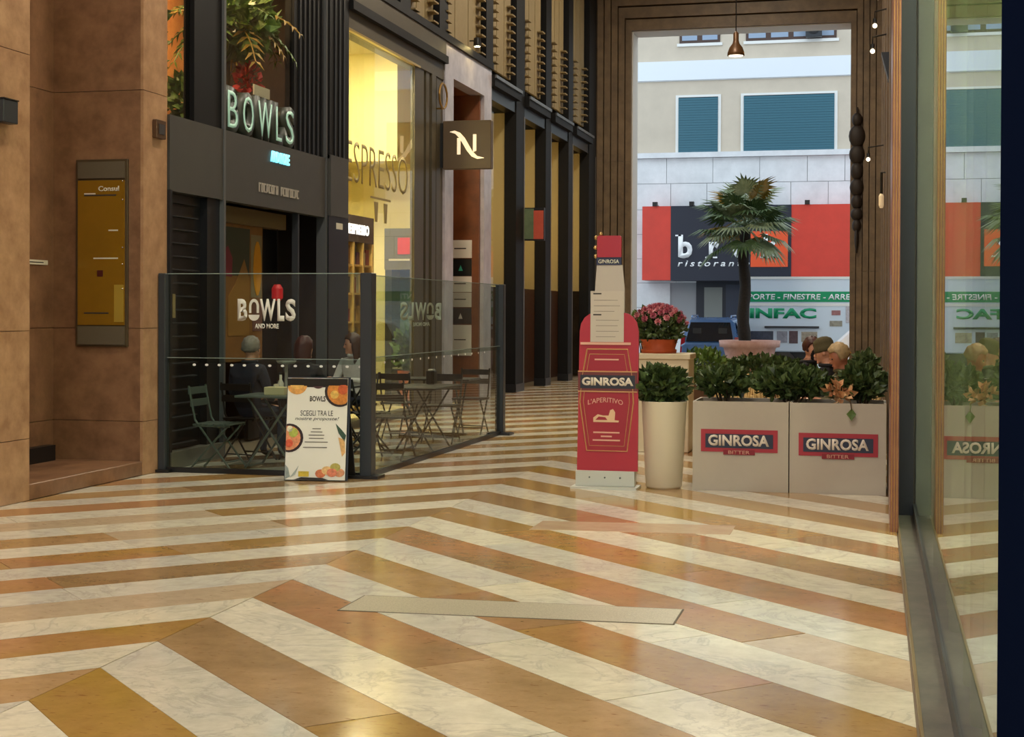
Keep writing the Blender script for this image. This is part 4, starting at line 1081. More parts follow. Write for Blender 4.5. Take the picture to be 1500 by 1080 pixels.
bx('joint_edge', -4.707, -4.693, 13.68, 18.80, 1.147, 1.152, mat('glass_edge', (140, 156, 150), 0.2), bs)
bx('bottom_rail', -4.72, -4.68, 13.68, 18.80, 0, 0.05, M_black, bs)
bowls((-4.727, 16.2, 1.50), '-X', 1.5, 0.19, bs)
for q in range(14):
    y = 14.1 + q * 0.3
    MB().prism(circle(0, 0, 0.018, 10, ry=0.012), (-4.693, y, 1.09), (0, 1, 0), (0, 0, 1), (1, 0, 0), 0.001).build('dot', M_dot, bs)

# ---- folding bistro chair (faces local +Y)
def make_chair(label, m, group):
    t = thing('bistro_chair', (0, 0, 0), label, 'chair', group)
    mesh = {}
    for sx in (-0.19, 0.19):
        MB().tube([(sx, -0.24, 0.84), (sx, -0.17, 0.5), (sx, 0.22, 0.0)], 0.011, 6).build('leg', m, t, local=True)
        MB().tube([(sx * 0.9, 0.17, 0.44), (sx * 0.9, -0.24, 0.0)], 0.011, 6).build('leg', m, t, local=True)
        MB().tube([(sx, -0.19, 0.44), (sx, 0.2, 0.44)], 0.009, 6).build('seat_rail', m, t, local=True)
    for q in range(7):
        y = -0.17 + q * 0.058
        bx('seat_slat', -0.205, 0.205, y - 0.021, y + 0.021, 0.449, 0.463, m, t, local=True)
    for z, y in ((0.79, -0.235), (0.67, -0.21)):
        bx('back_slat', -0.2, 0.2, y - 0.008, y + 0.008, z - 0.035, z + 0.035, m, t, local=True)
    MB().tube([(-0.19, 0.16, 0.08), (0.19, 0.16, 0.08)], 0.008, 6).build('stretcher', m, t, local=True)
    MB().tube([(-0.17, -0.17, 0.08), (0.17, -0.17, 0.08)], 0.008, 6).build('stretcher', m, t, local=True)
    return t
def put(o, x, y, rz, label, z=0):
    o.location = (x, y, z); o.rotation_euler = (0, 0, math.radians(rz)); o['label'] = label
M_gchair = mat('green_grey_metal', (88, 96, 90), 0.4)
M_bchair = mat('dark_bistro_metal', (34, 30, 28), 0.4)
c0 = make_chair('x', M_gchair, 'bistro chairs on the restaurant terrace'); put(c0, -6.42, 14.02, -90, 'grey green folding chair standing empty just behind the front glass')
c1 = make_chair('x', M_bchair, 'bistro chairs on the restaurant terrace'); put(c1, -5.05, 15.45, 0, 'dark folding chair closest to the middle screen post')
spots = [(-5.5, 16.0, -60, 'dark folding chair left of the long dark table'), (-5.1, 17.5, 180, 'dark folding chair behind the long dark table'), (-5.15, 19.05, 180, 'dark folding chair nearest the far screen post'), (-5.75, 17.9, 0, 'dark folding chair on the near side of the far table'),
         (-6.45, 14.85, -15, 'dark chair under the grey haired person'), (-6.0, 15.25, -3, 'dark chair under the person with long dark hair'), (-6.2, 17.45, 160, 'dark chair under the person in a white top')]
for (x, y, rz, lab) in spots:
    put(copy_tree(c1), x, y, rz, lab)

def make_table(label, m, rx, ry):
    t = thing('bistro_table', (0, 0, 0), label, 'table', 'bistro tables on the restaurant terrace')
    bx('top', -rx, rx, -ry, ry, 0.715, 0.74, m, t, bevel=0.006, local=True)
    for s_ in (-1, 1):
        MB().tube([(-rx * 0.75, s_ * ry * 0.7, 0.0), (rx * 0.7, s_ * ry * 0.7, 0.715)], 0.012, 6).build('leg', m, t, local=True)
        MB().tube([(rx * 0.75, s_ * ry * 0.62, 0.0), (-rx * 0.7, s_ * ry * 0.62, 0.715)], 0.012, 6).build('leg', m, t, local=True)
    for x in (-rx * 0.75, rx * 0.75):
        MB().tube([(x, -ry * 0.7, 0.012), (x, ry * 0.7, 0.012)], 0.012, 6).build('foot_bar', m, t, local=True)
    return t
tb = make_table('x', M_gchair, 0.34, 0.3); put(tb, -5.93, 14.35, 0, 'grey green folding table with a condiment box behind the poster stand')
tb1 = make_table('x', M_bchair, 0.3, 0.55); put(tb1, -5.02, 16.5, 0, 'long dark folding table beside the side glass screen')
for (x, y, lab) in ((-5.5, 18.5, 'dark folding table nearest the far screen post'), (-6.05, 16.35, 'dark folding table between the two seated people')):
    put(copy_tree(tb1), x, y, 90 if x > -5.9 else 0, lab)
# things on the near table
t = thing('condiment_box', (-5.90, 14.3, 0.74), 'cream condiment box on the grey green table', 'box')
bx('box', -6.02, -5.80, 14.22, 14.36, 0.74, 0.82, M_cream, t, bevel=0.005); bx('divider', -5.92, -5.91, 14.23, 14.35, 0.82, 0.85, M_offwhite, t)
t = thing('sauce_bottle', (-5.92, 14.42, 0.74), 'small white bottle standing by the condiment box', 'bottle')
MB().lathe([(0.03, 0), (0.032, 0.11), (0.014, 0.15), (0.014, 0.2)], (-5.92, 14.42, 0.74), 14).build('body', M_offwhite, t, smooth=True)
MB().lathe([(0.016, 0.2), (0.016, 0.225)], (-5.92, 14.42, 0.74), 12).build('cap', M_black, t)
t = thing('serving_dish', (-5.90, 14.52, 0.74), 'pale dish raised on a stand at the back of the near table', 'dish')
MB().lathe([(0.07, 0), (0.02, 0.02), (0.015, 0.3), (0.09, 0.315), (0.105, 0.34), (0.085, 0.335)], (-5.90, 14.52, 0.74), 20).build('stand', mat('dish_grey', (160, 156, 150), 0.35), t, smooth=True)
for i, (x, y) in enumerate(((-5.95, 16.1), (-6.08, 16.7))):
    t = thing('coffee_cup', (x, y, 0.74), ['white cup at the near end of the shared dark table', 'white cup at the far end of the shared dark table'][i], 'cup')
    MB().lathe([(0.07, 0), (0.075, 0.012), (0.03, 0.015)], (x, y, 0.74), 18).build('saucer', M_white, t)
    MB().lathe([(0.025, 0.015), (0.042, 0.07), (0.038, 0.07), (0.02, 0.03)], (x, y, 0.74), 18).build('cup', M_white, t)
t = thing('napkin_holder', (-5.05, 16.9, 0.74), 'black napkin holder on the long dark table', 'holder')
bx('block', -5.1, -5.0, 16.84, 16.98, 0.74, 0.9, M_black, t, bevel=0.01); bx('napkins', -5.08, -5.02, 16.86, 16.96, 0.9, 0.915, M_offwhite, t)

# ---- poster stand
af = thing('poster_stand', (-5.06, 13.3, 0), 'a-frame stand with a white food poster in front of the glass screen', 'sign')
tilt = 0.09
def af_plate(name, pts, d0, m, par=af, dz=0.0):
    # poster plane leans back: (u across, v up) with v along the tilted front
    U = Vector((1, 0.14, 0)).normalized(); V = Vector((0.0, math.sin(tilt), math.cos(tilt))); N = U.cross(V)
    O = Vector((-5.37, 13.18, 0.012)) + N * d0
    return MB().prism(pts, O, U, V, N, 0.003).build(name, m, par)
PW, PH = 0.575, 0.955
af_plate('back_board', [(-0.012, -0.005), (PW + 0.02, -0.005), (PW + 0.02, PH + 0.01), (-0.012, PH + 0.01)], -0.03, M_black)
af_plate('poster', [(0, 0), (PW, 0), (PW, PH), (0, PH)], -0.004, mat('poster_white', (232, 230, 222), 0.5))
U_ = Vector((1, 0.14, 0)).normalized()
MB().add([Vector((-5.37, 13.5, 0)) + U_ * 0.0, Vector((-5.37, 13.5, 0)) + U_ * PW, Vector((-5.37, 13.27, PH)) + U_ * PW, Vector((-5.37, 13.27, PH))], [(0, 1, 2, 3)]).build('rear_leg', M_black, af)
rl_ = [o for o in af.children if o.name.startswith('rear_leg')][0]; md = rl_.modifiers.new('t', 'SOLIDIFY'); md.thickness = 0.02
rl_.location.y = -0.03
def clipu(pts): return [(min(max(u, 0.002), PW - 0.002), min(max(v, 0.002), PH - 0.002)) for u, v in pts]
def art(name, pts, c, d=0.0): af_plate(name, clipu(pts), d, mat('food_%d_%d_%d' % c, c, 0.6, var=0.25, vscale=30))
art('bowl_print', circle(0.50, 0.83, 0.145, 24), (40, 26, 24), 0.0); art('food_print', circle(0.505, 0.83, 0.125, 22), (206, 130, 50), 0.002)
art('food_print', circle(0.53, 0.85, 0.05, 10), (190, 86, 40), 0.004); art('food_print', circle(0.45, 0.80, 0.04, 10), (222, 180, 90), 0.004)
art('food_print', circle(0.09, 0.885, 0.095, 20, ry=0.085), (222, 160, 84), 0.0); art('food_print', circle(0.09, 0.90, 0.07, 16, ry=0.05), (236, 186, 100), 0.002)
art('dark_bowl_print', circle(0.29, 0.915, 0.065, 16, 180, 360, ry=0.06), (70, 40, 46), 0.0); art('food_print', circle(0.29, 0.93, 0.07, 16, ry=0.03), (214, 176, 190), 0.002)
art('bowl_print', circle(0.03, 0.39, 0.135, 24), (44, 24, 26), 0.0); art('food_print', circle(0.025, 0.39, 0.115, 22), (222, 146, 104), 0.002)
art('food_print', circle(0.07, 0.44, 0.045, 10), (176, 186, 84), 0.004); art('food_print', circle(0.03, 0.34, 0.04, 10), (216, 92, 60), 0.004); art('food_print', circle(0.035, 0.475, 0.03, 10), (238, 226, 200), 0.004)
art('leaf_print', [(0.47, 0.53), (0.53, 0.47), (0.575, 0.42), (0.56, 0.36), (0.50, 0.44)], (50, 78, 64)); art('food_print', [(0.50, 0.40), (0.56, 0.38), (0.57, 0.26), (0.54, 0.22)], (216, 170, 110))
art('leaf_print', [(0.0, 0.14), (0.03, 0.11), (0.05, 0.03), (0.0, 0.0)], (150, 162, 160)); art('leaf_print', [(0.05, 0.02), (0.13, 0.13), (0.10, 0.05)], (170, 180, 176), 0.002)
art('food_print', [(0.13, 0.03), (0.23, 0.03), (0.23, 0.08), (0.13, 0.08)], (206, 180, 60))
for q, (u, v, c) in enumerate(((0.34, 0.06, (210, 120, 80)), (0.40, 0.09, (232, 190, 130)), (0.45, 0.07, (220, 130, 100)), (0.52, 0.07, (214, 150, 110)), (0.48, 0.12, (180, 170, 90)))):
    art('food_print', circle(u, v, 0.05, 12, ry=0.04), c, 0.002 * (q % 3))
art('base_notch', [(0.09, 0.0), (0.42, 0.0), (0.36, 0.02), (0.16, 0.025)], (40, 34, 30), 0.008)
def af_text(s_, u, v, w, h, **kw):
    o = lettering(s_, (0, 0, 0), '-Y', w, h, 0.002, M_ink, af, **kw, local=True)
    U = Vector((1, 0.14, 0)).normalized(); V = Vector((0.0, math.sin(tilt), math.cos(tilt))); N = U.cross(V)
    me = o.data; O = Vector((-5.37, 13.18, 0.012)) - Vector(af.location)
    for vt in me.vertices:
        vt.co = O + U * (u + vt.co.x) + V * (v + vt.co.z) + N * (0.0 - vt.co.y)
    return o
af_text('BOWLS', 0.215, 0.735, 0.15, 0.05, bold=0.02)
af_text('SCEGLI TRA LE', 0.13, 0.60, 0.31, 0.05)
af_text('nostre proposte!', 0.08, 0.55, 0.42, 0.04, shear=0.3)
for q, (u, w, v) in enumerate(((0.25, 0.08, 0.475), (0.235, 0.11, 0.445), (0.215, 0.15, 0.415), (0.22, 0.14, 0.385), (0.18, 0.22, 0.35), (0.165, 0.23, 0.30))):
    af_plate('text_line', [(u, v), (u + w, v), (u + w, v + 0.008), (u, v + 0.008)], 0.0, mat('faint_ink', (120, 114, 108), 0.6))

# ---- people -------------------------------------------------------------
def person(label, x, y, rz, skin, top, trousers, shoes, hair, hairkind, look=0.0, nod=0.0, arms='lap', seat=0.46, scale=1.0, hat=None):
    """seated figure, local +Y is forward; one continuous body surface grown from a skeleton"""
    t = thing('person', (x, y, -0.014), label, 'person', rz=math.radians(rz))
    P = [(0, -0.02, seat + 0.11), (0, -0.05, seat + 0.30), (0, -0.03, seat + 0.48), (0, -0.01, seat + 0.585), (0, 0.01, seat + 0.65)]
    rad = [(0.165, 0.125), (0.145, 0.11), (0.165, 0.115), (0.07, 0.07), (0.055, 0.055)]
    Ed = [(0, 1), (1, 2), (2, 3), (3, 4)]
    hands = []
    for s_ in (-1, 1):
        b = len(P)
        P += [(s_ * 0.18, -0.02, seat + 0.525)]; rad.append((0.072, 0.07)); Ed.append((2, b))
        if arms == 'cheek' and s_ == 1:
            el, wr, hd = (0.20, 0.26, seat + 0.30), (0.11, 0.22, seat + 0.56), (0.085, 0.17, seat + 0.64)
        elif arms == 'table':
            el, wr, hd = (s_ * 0.25, 0.06, seat + 0.29), (s_ * 0.13, 0.29, seat + 0.32), (s_ * 0.10, 0.36, seat + 0.33)
        else:
            el, wr, hd = (s_ * 0.25, 0.02, seat + 0.24), (s_ * 0.13, 0.23, seat + 0.20), (s_ * 0.10, 0.30, seat + 0.20)
        P += [el, wr, hd]; rad += [(0.05, 0.05), (0.032, 0.028), (0.038, 0.018)]
        Ed += [(b, b + 1), (b + 1, b + 2), (b + 2, b + 3)]
        h0 = b + 3
        hands.append(Vector(hd))
        dv = (Vector(hd) - Vector(wr)).normalized()
        sd = dv.cross(Vector((0, 0, 1)));
        sd = sd.normalized() if sd.length > 0.2 else Vector((1, 0, 0))
        cu_ = sd.cross(dv)
        for fi, off in enumerate((-0.03, -0.01, 0.01, 0.03)):
            ln = (0.055, 0.068, 0.065, 0.05)[fi]
            q0 = Vector(hd) + sd * off + dv * 0.03
            n0 = len(P)
            P += [tuple(q0), tuple(q0 + dv * ln * 0.6 - Vector((0, 0, 0.008))), tuple(q0 + dv * ln - Vector((0, 0, 0.028)))]
            rad += [(0.011, 0.011), (0.0095, 0.0095), (0.008, 0.008)]
            Ed += [(h0, n0), (n0, n0 + 1), (n0 + 1, n0 + 2)]
        n0 = len(P)
        q0 = Vector(hd) - sd * 0.04 * s_ - dv * 0.01
        P += [tuple(q0), tuple(q0 - sd * 0.012 * s_ + dv * 0.04)]
        rad += [(0.013, 0.013), (0.01, 0.01)]
        Ed += [(h0, n0), (n0, n0 + 1)]
        # leg
        b = len(P)
        P += [(s_ * 0.09, 0.02, seat + 0.09), (s_ * 0.12, 0.40, seat + 0.07), (s_ * 0.12, 0.40, 0.28), (s_ * 0.12, 0.39, 0.08), (s_ * 0.13, 0.50, 0.045), (s_ * 0.135, 0.57, 0.035)]
        rad += [(0.095, 0.09), (0.066, 0.064), (0.055, 0.058), (0.04, 0.042), (0.04, 0.034), (0.03, 0.024)]
        Ed += [(0, b), (b, b + 1), (b + 1, b + 2), (b + 2, b + 3), (b + 3, b + 4), (b + 4, b + 5)]
    me = bpy.data.meshes.new('sk'); me.from_pydata(P, Ed, [])
    ob = bpy.data.objects.new('sk', me); col.objects.link(ob)
    ob.modifiers.new('skin', 'SKIN').use_smooth_shade = True
    for i, r in enumerate(rad):
        sv = me.skin_vertices[0].data[i]; sv.radius = r; sv.use_root = (i == 0)
    ss = ob.modifiers.new('ss', 'SUBSURF'); ss.levels = 1; ss.render_levels = 1
    dg = bpy.context.evaluated_depsgraph_get()
    body = bpy.data.meshes.new_from_object(ob.evaluated_get(dg))
    bpy.data.objects.remove(ob, do_unlink=True)
    # head (turned by look, tipped by nod) joined to it
    hc = Vector((0, 0.04, seat + 0.74))
    hm = MB()
    n_u, n_v = 24, 18
    hm.ball((0, 0, 0), (0.076, 0.098, 0.118), n_u, n_v)
    hv = []
    for v in hm.v:
        p = Vector(v)
        if p.z < 0: p.x *= 1 + p.z * 2.2; p.y = p.y * (1 + p.z * 1.2) + (-p.z) * 0.16
        if p.y > 0.07 and abs(p.z) < 0.07: p.y = 0.07 + (p.y - 0.07) * 0.55
        hv.append(p)
    hm.v = [tuple(p) for p in hv]
    nb = MB(); nb.ball((0, 0.094, -0.018), (0.014, 0.024, 0.02), 10, 8); nb.ball((0, 0.085, 0.005), (0.01, 0.016, 0.028), 10, 8)
    nb.ball((0, 0.083, -0.062), (0.024, 0.014, 0.012), 10, 8); nb.ball((0, 0.078, -0.092), (0.026, 0.022, 0.02), 10, 8)
    for s_ in (-1, 1): nb.ball((s_ * 0.078, -0.005, -0.01), (0.012, 0.022, 0.032), 8, 8)
    hm.add(nb.v, nb.f)
    Rm = Matrix.Rotation(math.radians(look), 3, 'Z') @ Matrix.Rotation(math.radians(-nod), 3, 'X')
    bm = bmesh.new(); bm.from_mesh(body)
    hme = MB(); hme.v = [tuple(hc + Rm @ Vector(v)) for v in hm.v]; hme.f = hm.f; hme.mi = hm.mi
    hme.tube([(0, 0.0, seat + 0.56), tuple(hc + Rm @ Vector((0, -0.01, -0.06)))], [0.056, 0.052], 12)
    tmp = hme.mesh('hd', [M_skin]); bm.from_mesh(tmp)
    jm = bpy.data.meshes.new('person_body'); bm.to_mesh(jm); bm.free()
    ob = bpy.data.objects.new('sk', jm); col.objects.link(ob)
    rmod = ob.modifiers.new('r', 'REMESH'); rmod.mode = 'VOXEL'; rmod.voxel_size = 0.009
    sm = ob.modifiers.new('s', 'SMOOTH'); sm.iterations = 2; sm.factor = 0.5
    dg = bpy.context.evaluated_depsgraph_get()
    fin = bpy.data.meshes.new_from_object(ob.evaluated_get(dg))
    bpy.data.objects.remove(ob, do_unlink=True)
    bm = bmesh.new(); bm.from_mesh(fin); bm.verts.ensure_lookup_table()
    seen = set(); best = []
    for v0 in bm.verts:
        if v0 in seen: continue
        st = [v0]; seen.add(v0); isl = []
        while st:
            v = st.pop(); isl.append(v)
            for e in v.link_edges:
                w = e.other_vert(v)
                if w not in seen: seen.add(w); st.append(w)
        if len(isl) > len(best): best = isl
    keep = set(best)
    bmesh.ops.delete(bm, geom=[v for v in bm.verts if v not in keep], context='VERTS')
    bm.to_mesh(fin); bm.free()
    fin.materials.clear()
    for m in (skin, top, trousers, shoes): fin.materials.append(m)
    idx = []
    for p in fin.polygons:
        c = p.center
        k_ = 1
        if any((c - h).length < 0.135 for h in hands): 
            k_ = 0 if any((c - h).length < 0.10 for h in hands) else 1
        elif c.z > seat + 0.615: k_ = 0
        elif c.z < 0.095 : k_ = 3
        elif c.z < seat + 0.2 and (c.y > 0.12 or c.z < seat + 0.12) and not (c.z > seat + 0.16 and abs(c.x) > 0.2): k_ = 2
        idx.append(k_)
    fin.polygons.foreach_set('material_index', idx)
    fin.polygons.foreach_set('use_smooth', [True] * len(fin.polygons))
    finish('body', fin, t, local=True)
    def hp_(v): return tuple(hc + Rm @ Vector(v))
    for s_ in (-1, 1):
        e = MB().ball((0, 0, 0), (0.012, 0.008, 0.008), 8, 6); e.v = [hp_(Vector(v) + Vector((s_ * 0.03, 0.083, 0.012))) for v in e.v]
        e.build('eye', M_ink, t, local=True)
    ml = MB().ball((0, 0, 0), (0.02, 0.006, 0.006), 8, 6); ml.v = [hp_(Vector(v) + Vector((0, 0.094, -0.061))) for v in ml.v]
    ml.build('lips', mat('lips', (160, 84, 76), 0.5), t, local=True)
    if hat is None or hairkind == 'long':
        hb = MB(); hb.ball((0, 0, 0), (0.096, 0.114, 0.124), 28, 20)
        vs = []
        for v in hb.v:
            p = Vector(v)
            p += Vector((R.uniform(-1, 1), R.uniform(-1, 1), R.uniform(-1, 1))) * 0.006
            if p.y > 0.05 and p.z < 0.055: p.y = 0.05 - (0.055 - p.z) * 0.35; p.z = max(p.z, 0.0)
            if p.z < -0.03 and hairkind == 'short': p.z = -0.03 + (p.z + 0.03) * 0.4
            vs.append(p + Vector((0, -0.012, 0.02)))
        if hairkind == 'long':
            out = []
            for p in vs:
                if p.z < -0.01 and p.y < 0.05: p = Vector((p.x * (1.0 + 0.25 * min(1, -p.z * 6)), p.y * 1.0 - 0.01, -0.01 + (p.z + 0.01) * 3.1))
                out.append(p)
            vs = out
        hb.v = [hp_(p) for p in vs]
        hb.build('hair', hair, t, smooth=True, local=True)
    if hat is not None:
        hb = MB(); hb.lathe([(0.094, 0.0), (0.102, 0.01), (0.102, 0.05), (0.096, 0.055), (0.098, 0.09), (0.085, 0.125), (0.05, 0.15), (0.01, 0.158)], n=24)
        hb.v = [hp_((v[0] * 0.92, v[1] * 1.1 - 0.012, v[2] + 0.005)) for v in hb.v]
        hb.build('knit_hat', hat, t, smooth=True, local=True)
    cb_ = MB().tube([(0.07 * math.cos(a * math.pi / 8), 0.0 + 0.075 * math.sin(a * math.pi / 8), seat + 0.605) for a in range(17)], 0.022, 6, cap=False)
    cb_.build('collar', top, t, smooth=True, local=True)
    return t
def cloth(name, c): return mat(name, c, 0.85, var=0.1, vscale=20)
M_dgrey_hair = mat('grey_hair', (120, 112, 104), 0.6, var=0.2, vscale=40)
M_redhair = mat('dark_red_hair', (64, 22, 16), 0.5, var=0.25, vscale=30)
M_brownhair = mat('brown_hair', (70, 44, 30), 0.5, var=0.25, vscale=30)
M_blond = mat('ash_blond_hair', (176, 150, 108), 0.55, var=0.2, vscale=30)
blk = cloth('black_cloth', (26, 26, 30)); nvy = cloth('navy_cloth', (30, 34, 48)); olv = cloth('olive_cloth', (84, 78, 50)); wht = cloth('white_cloth', (208, 204, 200)); jean = cloth('denim', (50, 58, 76))
shoe = mat('black_shoe', (20, 18, 18), 0.4)
skin2 = mat('skin_tan', (186, 120, 88), 0.5)
person('grey haired person in a dark jacket seated behind the front glass', -6.45, 14.85, -15, M_skin, nvy, jean, shoe, M_dgrey_hair, 'short', look=-10)
person('person with long dark red hair and black clothes seen from behind on the terrace', -6.0, 15.25, -3, M_skin, blk, blk, shoe, M_redhair, 'long', look=-20, arms='table')
person('person with brown hair and a white top facing left on the terrace', -6.2, 17.45, 160, M_skin, wht, jean, shoe, M_brownhair, 'long', look=-45, nod=8, arms='table')
person('person with dark red hair resting a cheek on one hand behind the planters', -0.70, 16.75, -105, M_skin, blk, jean, shoe, M_redhair, 'short', look=-30, nod=12, arms='cheek', seat=0.47)
person('person in an olive knit hat and black coat behind the planters', -0.475, 15.95, 60, M_skin, blk, blk, shoe, M_brownhair, 'short', look=25, nod=14, arms='table', hat=mat('olive_knit', (80, 72, 46), 0.9, var=0.15, vscale=60))
person('person with ash blond hair and an olive coat bending over behind the planters', -0.30, 15.05, 112, skin2, olv, jean, shoe, M_blond, 'short', look=0, nod=24, arms='table', seat=0.44)

# ---- cream wicker chairs of the cafe behind the planters
M_wick = mat('cream_wicker', (206, 176, 118), 0.7, var=0.12, vscale=60)
def wicker(label, x, y, rz):
    t = thing('wicker_chair', (0, 0, 0), label, 'chair', 'wicker chairs behind the planters')
    for sx in (-0.22, 0.22):
        MB().tube([(sx, -0.22, 0), (sx, -0.24, 0.46), (sx * 0.95, -0.30, 0.84)], 0.018, 8).build('leg', M_wick, t, local=True)
        MB().tube([(sx, 0.2, 0), (sx, 0.2, 0.64)], 0.018, 8).build('leg', M_wick, t, local=True)
        MB().tube([(sx, 0.22, 0.64), (sx * 1.1, 0, 0.66), (sx, -0.26, 0.66)], 0.022, 8).build('arm', M_wick, t, local=True)
    bx('seat', -0.23, 0.23, -0.23, 0.22, 0.42, 0.46, M_wick, t, bevel=0.01, local=True)
    arc = [(-0.22 + 0.44 * q / 10, -0.295 - 0.06 * math.sin(math.pi * q / 10), 0.84 + 0.05 * math.sin(math.pi * q / 10)) for q in range(11)]
    MB().tube(arc, 0.022, 8).build('back_rail', M_wick, t, local=True)
    for q in range(5):
        x_ = -0.16 + 0.08 * q
        MB().tube([(x_, -0.24, 0.46), (x_, -0.33, 0.86)], 0.012, 6).build('back_cane', M_wick, t, local=True)
    put(t, x, y, rz, label)
    return t
w0 = wicker('cream wicker chair under the person with dark red hair', -0.70, 16.75, -105)
for (x, y, rz, lab) in ((-0.475, 15.95, 60, 'cream wicker chair under the person in the olive hat'), (-0.30, 15.05, 112, 'cream wicker chair under the person with ash blond hair'), (-1.25, 15.3, 200, 'empty cream wicker chair between the two planter shrubs'), (-1.45, 17.2, 150, 'empty cream wicker chair behind the left planter shrub'), (-1.35, 16.2, 160, 'empty cream wicker chair behind the middle of the planters')):
    put(copy_tree(w0), x, y, rz, lab)

# ---- bottle shaped advertising stand
bt = thing('bottle_stand', (-2.36, 13.42, 0), 'red bottle shaped advertising stand with a paper menu', 'sign')
M_bred = mat('bottle_red', (172, 40, 56), 0.4, var=0.05)
M_bred2 = mat('bottle_red_deep', (156, 30, 46), 0.4)
M_pink = mat('pale_pink_line', (222, 170, 150), 0.5)
M_gold = mat('gold_line_print', (200, 150, 100), 0.5)
by = 13.42
body = [(-2.62, 0.16), (-2.065, 0.16), (-2.06, 1.42)] + [(-2.06 - 0.14 * (1 - math.cos(a)), 1.42 + 0.17 * math.sin(a)) for a in (0.5, 0.9, 1.25, math.pi / 2)] + [(-2.46 , 1.59)] + [(-2.46 - 0.14 * math.sin(a), 1.42 + 0.17 * math.cos(a)) for a in (0.35, 0.75, 1.15, math.pi / 2)]
plate('body', body, (0, by, 0), '-Y', 0.03, M_bred, bt)
plate('neck', [(-2.46, 1.59), (-2.19, 1.59), (-2.19, 1.80), (-2.21, 2.02), (-2.445, 2.02), (-2.46, 1.80)], (0, by, 0), '-Y', 0.03, mat('neck_grey', (188, 178, 170), 0.5), bt)
plate('neck_band', [(-2.447, 2.02), (-2.22, 2.02), (-2.22, 2.09), (-2.447, 2.09)], (0, by - 0.002, 0), '-Y', 0.034, mat('navy_band', (36, 42, 72), 0.4), bt)
plate('cap', [(-2.44, 2.09), (-2.22, 2.09), (-2.22, 2.275), (-2.235, 2.285), (-2.425, 2.285), (-2.44, 2.275)], (0, by - 0.004, 0), '-Y', 0.04, mat('cap_red', (168, 20, 32), 0.3), bt)
lettering('GINROSA', (-2.43, by - 0.036, 2.035), '-Y', 0.19, 0.035, 0.002, M_offwhite, bt, bold=0.02)
for (x, z) in ((-2.455, 2.1), (-2.458, 2.18), (-2.455, 2.27), (-2.41, 2.30)):
    MB().ball((x, by - 0.02, z), 0.02, 10, 8).build('gold_knob', mat('gold_foil', (214, 180, 120), 0.25, metal=0.8), bt)
bx('menu_sheet', -2.50, -2.195, by - 0.036, by - 0.03, 1.325, 1.785, mat('paper', (196, 186, 176), 0.7), bt)
for (z, u0, u1, h) in ((1.755, -2.475, -2.40, 0.012), (1.70, -2.47, -2.25, 0.004), (1.65, -2.47, -2.23, 0.004), (1.60, -2.47, -2.28, 0.004), (1.565, -2.475, -2.40, 0.012), (1.52, -2.45, -2.24, 0.004), (1.47, -2.45, -2.25, 0.004), (1.42, -2.45, -2.24, 0.004), (1.37, -2.45, -2.27, 0.004)):
    bx('menu_line', u0, u1, by - 0.037, by - 0.036, z, z + h, M_ink if h > 0.01 else mat('faint_ink', (120, 114, 108), 0.6), bt)
bx('menu_rail', -2.59, -2.13, by - 0.045, by - 0.03, 1.30, 1.322, M_pink, bt)
def outline(pts, w, m, y, name):
    P = [Vector((p[0], y, p[1])) for p in pts]
    MB().tube(P + [P[0]], w, 4, cap=False).build(name, m, bt)
lab_ = [(-2.53, 1.26), (-2.16, 1.26), (-2.115, 1.0), (-2.105, 0.78), (-2.16, 0.34), (-2.53, 0.34), (-2.595, 0.78), (-2.575, 1.0)]
plate('label_panel', [(p[0], p[1]) for p in reversed(lab_)], (0, by - 0.03, 0), '-Y', 0.003, M_bred2, bt)
outline(lab_, 0.006, M_gold, by - 0.035, 'label_border')
outline([(-2.36 + (p[0] + 2.36) * 0.86, 0.80 + (p[1] - 0.80) * 0.9) for p in lab_], 0.003, M_gold, by - 0.035, 'label_border')
bx('band_edge', -2.612, -2.07, by - 0.038, by - 0.03, 0.875, 1.055, mat('band_brown', (110, 44, 40), 0.4), bt)
bx('dark_band', -2.59, -2.09, by - 0.042, by - 0.038, 0.905, 1.025, mat('band_navy', (34, 36, 46), 0.4), bt)
for z in (0.872, 1.053): bx('band_line', -2.612, -2.07, by - 0.042, by - 0.03, z, z + 0.01, M_gold, bt)
M_glet = mat('cream_letter', (230, 220, 206), 0.5)
lettering('GINROSA', (-2.575, by - 0.042, 0.93), '-Y', 0.47, 0.075, 0.003, M_glet, bt, bold=0.045)
lettering("L'APERITIVO", (-2.52, by - 0.033, 0.755), '-Y', 0.32, 0.045, 0.003, M_pink, bt, arc=0.025)
for (z, w) in ((1.16, 0.22), (0.50, 0.24), (0.465, 0.1), (0.43, 0.25)):
    bx('small_print', -2.35 - w / 2, -2.35 + w / 2, by - 0.036, by - 0.033, z, z + 0.013, M_pink, bt)
plate('emblem', [(-2.47, 0.60), (-2.24, 0.60), (-2.235, 0.615), (-2.275, 0.62), (-2.27, 0.69), (-2.29, 0.72), (-2.315, 0.71), (-2.33, 0.66), (-2.38, 0.66), (-2.43, 0.67), (-2.47, 0.64)], (0, by - 0.033, 0), '-Y', 0.004, mat('emblem_cream', (224, 186, 150), 0.5), bt)
plate('emblem_detail', [(-2.45, 0.62), (-2.34, 0.62), (-2.36, 0.645), (-2.42, 0.65)], (0, by - 0.037, 0), '-Y', 0.002, M_bred2, bt)
bx('foot_panel', -2.63, -2.09, by - 0.05, by + 0.05, 0.02, 0.16, mat('foot_grey', (196, 198, 192), 0.4), bt, bevel=0.004)
bx('foot_plate', -2.66, -2.06, by - 0.14, by + 0.16, 0.0, 0.02, mat('foot_grey', (196, 198, 192), 0.4), bt)
